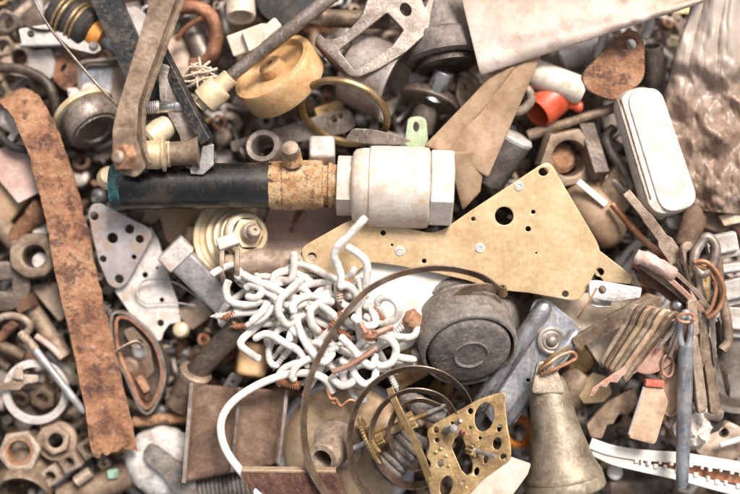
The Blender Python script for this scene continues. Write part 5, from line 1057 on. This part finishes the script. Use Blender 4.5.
def k_bush(): return MB().lathe(Matrix.Identity(4), [(13, -10), (14, -8), (14, 8), (12.5, 10), (8, 10), (7, 8), (7, -10)], 32, True)
def k_wire(): return MB().tube(cr([(-30, -6, 0), (-14, 6, 3), (4, -4, 4), (16, 8, 2), (30, 2, 0)], 6), 2.2, 10)
def k_screw():
    RX = Matrix.Rotation(pi / 2, 4, 'Y'); m = MB().lathe(RX, [(4, 2), (8, 0), (8.6, -3), (7, -6), (1, -7)][::-1], 24)
    return m.lathe(RX, [(3.6, 0)] + thread_prof(3.8, 2, 40, 2.4, .2) + [(.4, 46)], 16)
def k_band(): return MB().lathe(Matrix.Identity(4), [(17, -5), (17.4, 0), (17, 5), (15.8, 5), (15.8, -5)], 40, True)
def k_gear():
    o = []
    for q in range(18):
        for (d, rr) in ((0, 13), (.2, 16), (.5, 16), (.7, 13)): o.append((rr * cos(2 * pi * (q + d) / 18), rr * sin(2 * pi * (q + d) / 18)))
    return MB().plate(Matrix.Identity(4), o, 5, [circ(0, 0, 4)] + [circ(8 * cos(q * pi * 2 / 3), 8 * sin(q * pi * 2 / 3), 2.6, 12) for q in range(3)], 0, .6)
def k_wing(): return MB().lathe(Matrix.Identity(4), [(7, -6), (7.6, 4), (6, 8), (3.4, 8), (3.4, -6)], 24, True).plate(Matrix.Rotation(pi / 2, 4, 'X'), fillet([(5, -2), (18, 6), (20, 14), (13, 14), (5, 5)], 3), 4, [], 0, 1.4).plate(Matrix.Rotation(pi / 2, 4, 'X'), fillet([(-5, -2), (-5, 5), (-13, 14), (-20, 14), (-18, 6)], 3), 4, [], 0, 1.4)
def k_hasp(): return MB().plate(Matrix.Identity(4), fillet([(-34, -9), (20, -9), (34, -4), (34, 4), (20, 9), (-34, 9)], 3), 3, [circ(-27, 0, 2.4, 12), fillet([(-4, -2.4), (22, -2.4), (22, 2.4), (-4, 2.4)], 2), circ(-14, 4, 1.8, 10)], 0, .8)
def k_eye(): return MB().tube(cr([(-34, 0, 0), (-8, 0, 0), (0, -1, 0), (8, -8, 0), (18, -6, 0), (20, 4, 1), (12, 10, 1), (3, 7, 1), (0, 2, 2)], 5), 3, 12)
def k_hinge():
    m = MB().plate(Matrix.Translation((0, 12, 0)), fillet([(-18, -11), (18, -11), (18, 11), (-18, 11)], 2), 2.4, [circ(-11, 3, 2.4, 12), circ(11, 3, 2.4, 12), circ(0, -2, 2.4, 12)], 0, .6)
    for q in range(3): m.lathe(Matrix.Translation((-18 + q * 12.2, -2, 1)) @ Matrix.Rotation(pi / 2, 4, 'Y'), [(4, 0), (4, 11.6)], 18)
    return m
KIND = dict(screw=(k_screw, 'slotted screw', 'screw'), clamp_band=(k_band, 'flat band', 'band'), gear=(k_gear, 'toothed gear', 'gear'), wing_nut=(k_wing, 'wing nut', 'nut'), hasp=(k_hasp, 'slotted hasp', 'hasp'), eye_bolt=(k_eye, 'eye bolt', 'bolt'), hinge=(k_hinge, 'half hinge', 'hinge'),
    hex_nut=(k_nut, 'hex nut', 'nut'), square_nut=(k_square, 'square nut', 'nut'), washer=(k_washer, 'flat washer', 'washer'), bolt=(k_bolt, 'hex bolt', 'bolt'), tube=(k_tube, 'short tube', 'tube'), block=(k_block, 'metal block', 'block'), strap=(k_strip, 'perforated strap', 'strap'),
    angle_bracket=(k_angle, 'angle bracket', 'bracket'), ring=(k_ring, 'round ring', 'ring'), spring=(k_spring, 'coil spring', 'spring'), cap=(k_cap, 'round cap', 'cap'), scrap_lump=(k_lump, 'scrap lump', 'lump'), rod=(k_rod, 'thin rod', 'rod'), plate=(k_plate, 'irregular plate', 'plate'),
    pipe_elbow=(k_elbow, 'bent pipe', 'pipe'), cover=(k_cover, 'lock cover', 'cover'), bushing=(k_bush, 'bushing', 'bushing'), bent_wire=(k_wire, 'wavy wire', 'wire'))
COLW = dict(brown_iron='brown', tan_iron='tan', dark_iron='dark grey', rust='rusty orange', rust_dark='dark rusty', steel='grey steel', white_metal='whitish', brass_old='brass', silver='silvery', cream_brass='cream', copper_dull='coppery', lead_steel='lead grey', cup_steel='pale grey', black_rubber='black')
CACHE = {}
def filler(kind, mat, x, y, h, rot, sc):
    key = (kind, mat)
    if key not in CACHE: CACHE[key] = mesh_of(kind, KIND[kind][0](), mat, Vector((0, 0, 0)))
    o = bpy.data.objects.new(kind, CACHE[key]); COL.objects.link(o); o.location = W(x, y, h) * S; o.rotation_euler = [radians(a) for a in rot]; o.scale = [sc] * 3
    if kind == 'block': mods(o, 1.6 * sc, 0, 0)
    o['label'] = 'x'; o['category'] = KIND[kind][2]; o['group'] = 'loose ' + KIND[kind][1] + 's in the heap'
    return o
FILL = []
kinds = list(KIND); kw = [9, 4, 4, 5, 7, 6, 7, 8, 5, 6, 8, 7, 8, 7, 7, 4, 3, 6, 5, 7, 9, 5, 6, 6, 4]
mats = ['brown_iron', 'tan_iron', 'dark_iron', 'rust', 'rust_dark', 'steel', 'white_metal', 'brass_old', 'silver', 'cream_brass', 'copper_dull', 'black_rubber', 'lead_steel', 'cup_steel']; mw = [14, 17, 10, 6, 6, 14, 10, 5, 9, 5, 3, 2, 9, 12]
r2 = random.Random(5)
def scatter(step, h0, h1, s0, s1, skip=0.0):
    y = -34
    while y < 530:
        x = -40
        while x < 782:
            px, py = x + r2.uniform(-.42, .42) * step, y + r2.uniform(-.42, .42) * step
            k = r2.choices(kinds, kw)[0]; mt = r2.choices(mats, mw)[0]; u = r2.random()
            rot = (r2.uniform(-38, 38), r2.uniform(-38, 38), r2.uniform(0, 360)); h = r2.uniform(h0, h1); sc = r2.uniform(s0, s1)
            if k in ('rod', 'strap', 'tube', 'bolt'): rot = (rot[0], rot[1] * .5, rot[2])
            if u >= skip and hypot(px - 504, py - 216) > 26: FILL.append((filler(k, mt, px, py, h, rot, sc), k, mt, px, py, sc))
            x += step
        y += step
scatter(27, -30, -8, .8, 1.25)
scatter(30, -6, 14, .6, 1.05, .1)
scatter(20, -12, 18, .36, .66, .1)
scatter(24, 0, 24, .3, .5, .25)

# grit and flakes lying in the gaps
m = MB(); r3 = random.Random(3)
for k in range(5200):
    x, y, h = r3.uniform(-30, 770), r3.uniform(-30, 524), r3.uniform(-34, 8)
    c = W(x, y, h); z = r3.uniform(.8, 2.6)
    vv = [c + Vector((r3.uniform(-1, 1), r3.uniform(-1, 1), r3.uniform(-.5, .5))).normalized() * z * r3.uniform(.7, 1.4) for _ in range(5)]
    m.add(vv, [(0, 1, 2), (0, 2, 3), (0, 3, 4), (1, 2, 4), (2, 3, 4), (0, 1, 4)])
gq = bpy.data.objects.new('grit', mesh_of('grit', m, 'tan_iron', Vector((0, 0, 0)), 5)); COL.objects.link(gq); gq['kind'] = 'stuff'

# the heap goes on beyond the frame: one loose mass there
m = MB(); r4 = random.Random(9); made = {}
for k in range(620):
    x, y = r4.uniform(-210, 950), r4.uniform(-190, 684)
    if -34 < x < 774 and -30 < y < 524: continue
    kd = r4.choices(kinds, kw)[0]
    if kd not in made: made[kd] = KIND[kd][0]()
    h = r4.uniform(-30, 10); M_ = F(x, y, h, r4.uniform(0, 360), r4.uniform(-38, 38), r4.uniform(-38, 38)) @ Matrix.Scale(r4.uniform(.7, 1.3), 4)
    m.add(made[kd].v, made[kd].f, M_)
sq = bpy.data.objects.new('scrap', mesh_of('scrap', m, 'brown_iron', Vector((0, 0, 0)))); COL.objects.link(sq); sq['kind'] = 'stuff'
EXPO = 0.97
# ================================================================ camera, daylight
cam = bpy.data.cameras.new('camera'); co = bpy.data.objects.new('camera', cam); COL.objects.link(co)
co.location = (0, 0, HC * S); co.rotation_euler = (0, 0, 0)
cam.sensor_width = 36; cam.lens = 36 * HC / 740; cam.clip_start = .01; cam.clip_end = 50
cam.dof.use_dof = True; cam.dof.focus_distance = (HC - 84) * S; cam.dof.aperture_fstop = 1.0
scene.camera = co
EL, AZ = 50, 26          # daylight from the top of the picture, a little to the right
BLUR = 0.036             # lens opening in metres
cam.dof.aperture_fstop = (cam.lens / 1000) / BLUR
w = bpy.data.worlds.new('World'); scene.world = w; w.use_nodes = True
nt = w.node_tree; bg = nt.nodes['Background']; sky = nt.nodes.new('ShaderNodeTexSky'); sky.sky_type = 'NISHITA'; sky.sun_disc = False
sky.sun_elevation = radians(EL); sky.sun_rotation = radians(AZ); sky.air_density = 1.0; sky.dust_density = 5.0; sky.ozone_density = .3
hs = nt.nodes.new('ShaderNodeHueSaturation'); hs.inputs['Saturation'].default_value = .3
nt.links.new(sky.outputs[0], hs.inputs['Color']); nt.links.new(hs.outputs[0], bg.inputs['Color']); bg.inputs['Strength'].default_value = .085
sl = bpy.data.lights.new('sun', 'SUN'); sl.energy = 2.6; sl.angle = radians(18); sl.color = (1, .925, .87)
so = bpy.data.objects.new('sun', sl); COL.objects.link(so)
d = Vector((sin(radians(AZ)) * cos(radians(EL)), cos(radians(AZ)) * cos(radians(EL)), sin(radians(EL))))
so.rotation_euler = d.to_track_quat('Z', 'Y').to_euler(); so.location = d
vs = scene.view_settings; vs.view_transform = 'Standard'; vs.look = 'None'; vs.gamma = 1; vs.use_curve_mapping = False; vs.exposure = EXPO
scene.cycles.use_denoising = True; scene.cycles.max_bounces = 6

# ================================================================ drop scrap nothing shows of, name the rest by its neighbours
import numpy as np
from mathutils.bvhtree import BVHTree
from bisect import bisect_right
bpy.context.view_layer.update(); eye = Vector((0, 0, HC))
VV = []; TT = []; START = []; OWN = []; off = 0; nf = 0
for o in list(scene.objects):
    if o.type != 'MESH': continue
    me = o.data; me.calc_loop_triangles()
    c = np.empty(len(me.vertices) * 3, dtype=np.float32); me.vertices.foreach_get('co', c); c = c.reshape(-1, 3)
    t_ = np.empty(len(me.loop_triangles) * 3, dtype=np.int32); me.loop_triangles.foreach_get('vertices', t_)
    mw_ = np.array(o.matrix_world); c = (c @ mw_[:3, :3].T + mw_[:3, 3]) / S
    VV.append(c); TT.append(t_.reshape(-1, 3) + off); START.append(nf); OWN.append(o.name); off += len(c); nf += len(me.loop_triangles)
bvh = BVHTree.FromPolygons(np.concatenate(VV).tolist(), np.concatenate(TT).tolist(), all_triangles=True)
def seen(o, n=40, need=3):
    vs_ = o.data.vertices; st = max(1, len(vs_) // n); hit = 0; sx = sy = 0
    kids = set(c.name for c in o.children) | {o.name}
    for i in range(0, len(vs_), st):
        p = (o.matrix_world @ vs_[i].co) / S; q = HC - p.z; px, py = 370 + p.x * HC / q, 247 - p.y * HC / q
        if not (0 < px < 740 and 0 < py < 494): continue
        loc, nor, fi, dist = bvh.ray_cast(eye, (p - eye).normalized())
        if loc is not None and (loc - p).length < 4 and OWN[bisect_right(START, fi) - 1] in kids: hit += 1; sx += px; sy += py
    return (hit, sx / hit, sy / hit) if hit >= need else None
gone = []
for it in FILL:
    s_ = seen(it[0])
    if s_: AUTO.append((it[0], ('small ' if it[5] < .85 else 'big ' if it[5] > 1.12 else '') + COLW[it[2]] + ' ' + KIND[it[1]][1], s_[1], s_[2]))
    else: gone.append(it[0])
hid = []
for it in list(AUTO):
    if it[1].startswith('white coated') :
        s_ = seen(it[0], 60, 2)
        if not s_: AUTO.remove(it); gone.append(it[0])
bpy.data.batch_remove([c for o in gone for c in o.children] + gone)
print('kept', len(AUTO), 'dropped', len(gone))
def near(x, y): return sorted(NAMED, key=lambda m: hypot(m[1] - x, m[2] - y))
cand = {}
for i, (o, ph, x, y) in enumerate(AUTO):
    ns = near(x, y)[:6]; a = ns[0]; best = None
    opts = []
    for p in ns:
        for q in ns:
            if p is q: continue
            d1 = Vector((p[1] - x, p[2] - y)); d2 = Vector((q[1] - x, q[2] - y))
            ang = d1.angle(d2, 0) if d1.length > 1 and d2.length > 1 else 0
            if ang > radians(115) and p[0] < q[0]: opts.append((d1.length + d2.length, p[0], q[0]))
    cand[i] = sorted(opts)
used = {}
for i, (o, ph, x, y) in enumerate(AUTO):
    k = [(ph, c[1], c[2]) for c in cand[i][:3]]
    for q in k: used.setdefault(q, []).append(i)
ORD = ['nearest'] + [w_ + ' nearest' for w_ in 'second third fourth fifth sixth seventh eighth ninth tenth eleventh twelfth thirteenth fourteenth fifteenth sixteenth seventeenth eighteenth nineteenth twentieth'.split()]
for i, (o, ph, x, y) in enumerate(AUTO):
    lab = None
    for c in cand[i][:3]:
        if len(used[(ph, c[1], c[2])]) == 1: lab = f'{ph} between {c[1]} and {c[2]}'; break
    if not lab:
        same = [j for j in range(len(AUTO)) if AUTO[j][1] == ph]; opt = []
        for m_ in near(x, y)[:14]:
            r = sorted(same, key=lambda j: hypot(AUTO[j][2] - m_[1], AUTO[j][3] - m_[2])).index(i)
            opt.append((r, hypot(m_[1] - x, m_[2] - y), m_[0]))
        r, _, mm = min(opt); lab = f'{ph} {ORD[min(r, 19)]} to {mm}' if len(same) > 1 else f'{ph} beside {mm}'
    o['label'] = lab
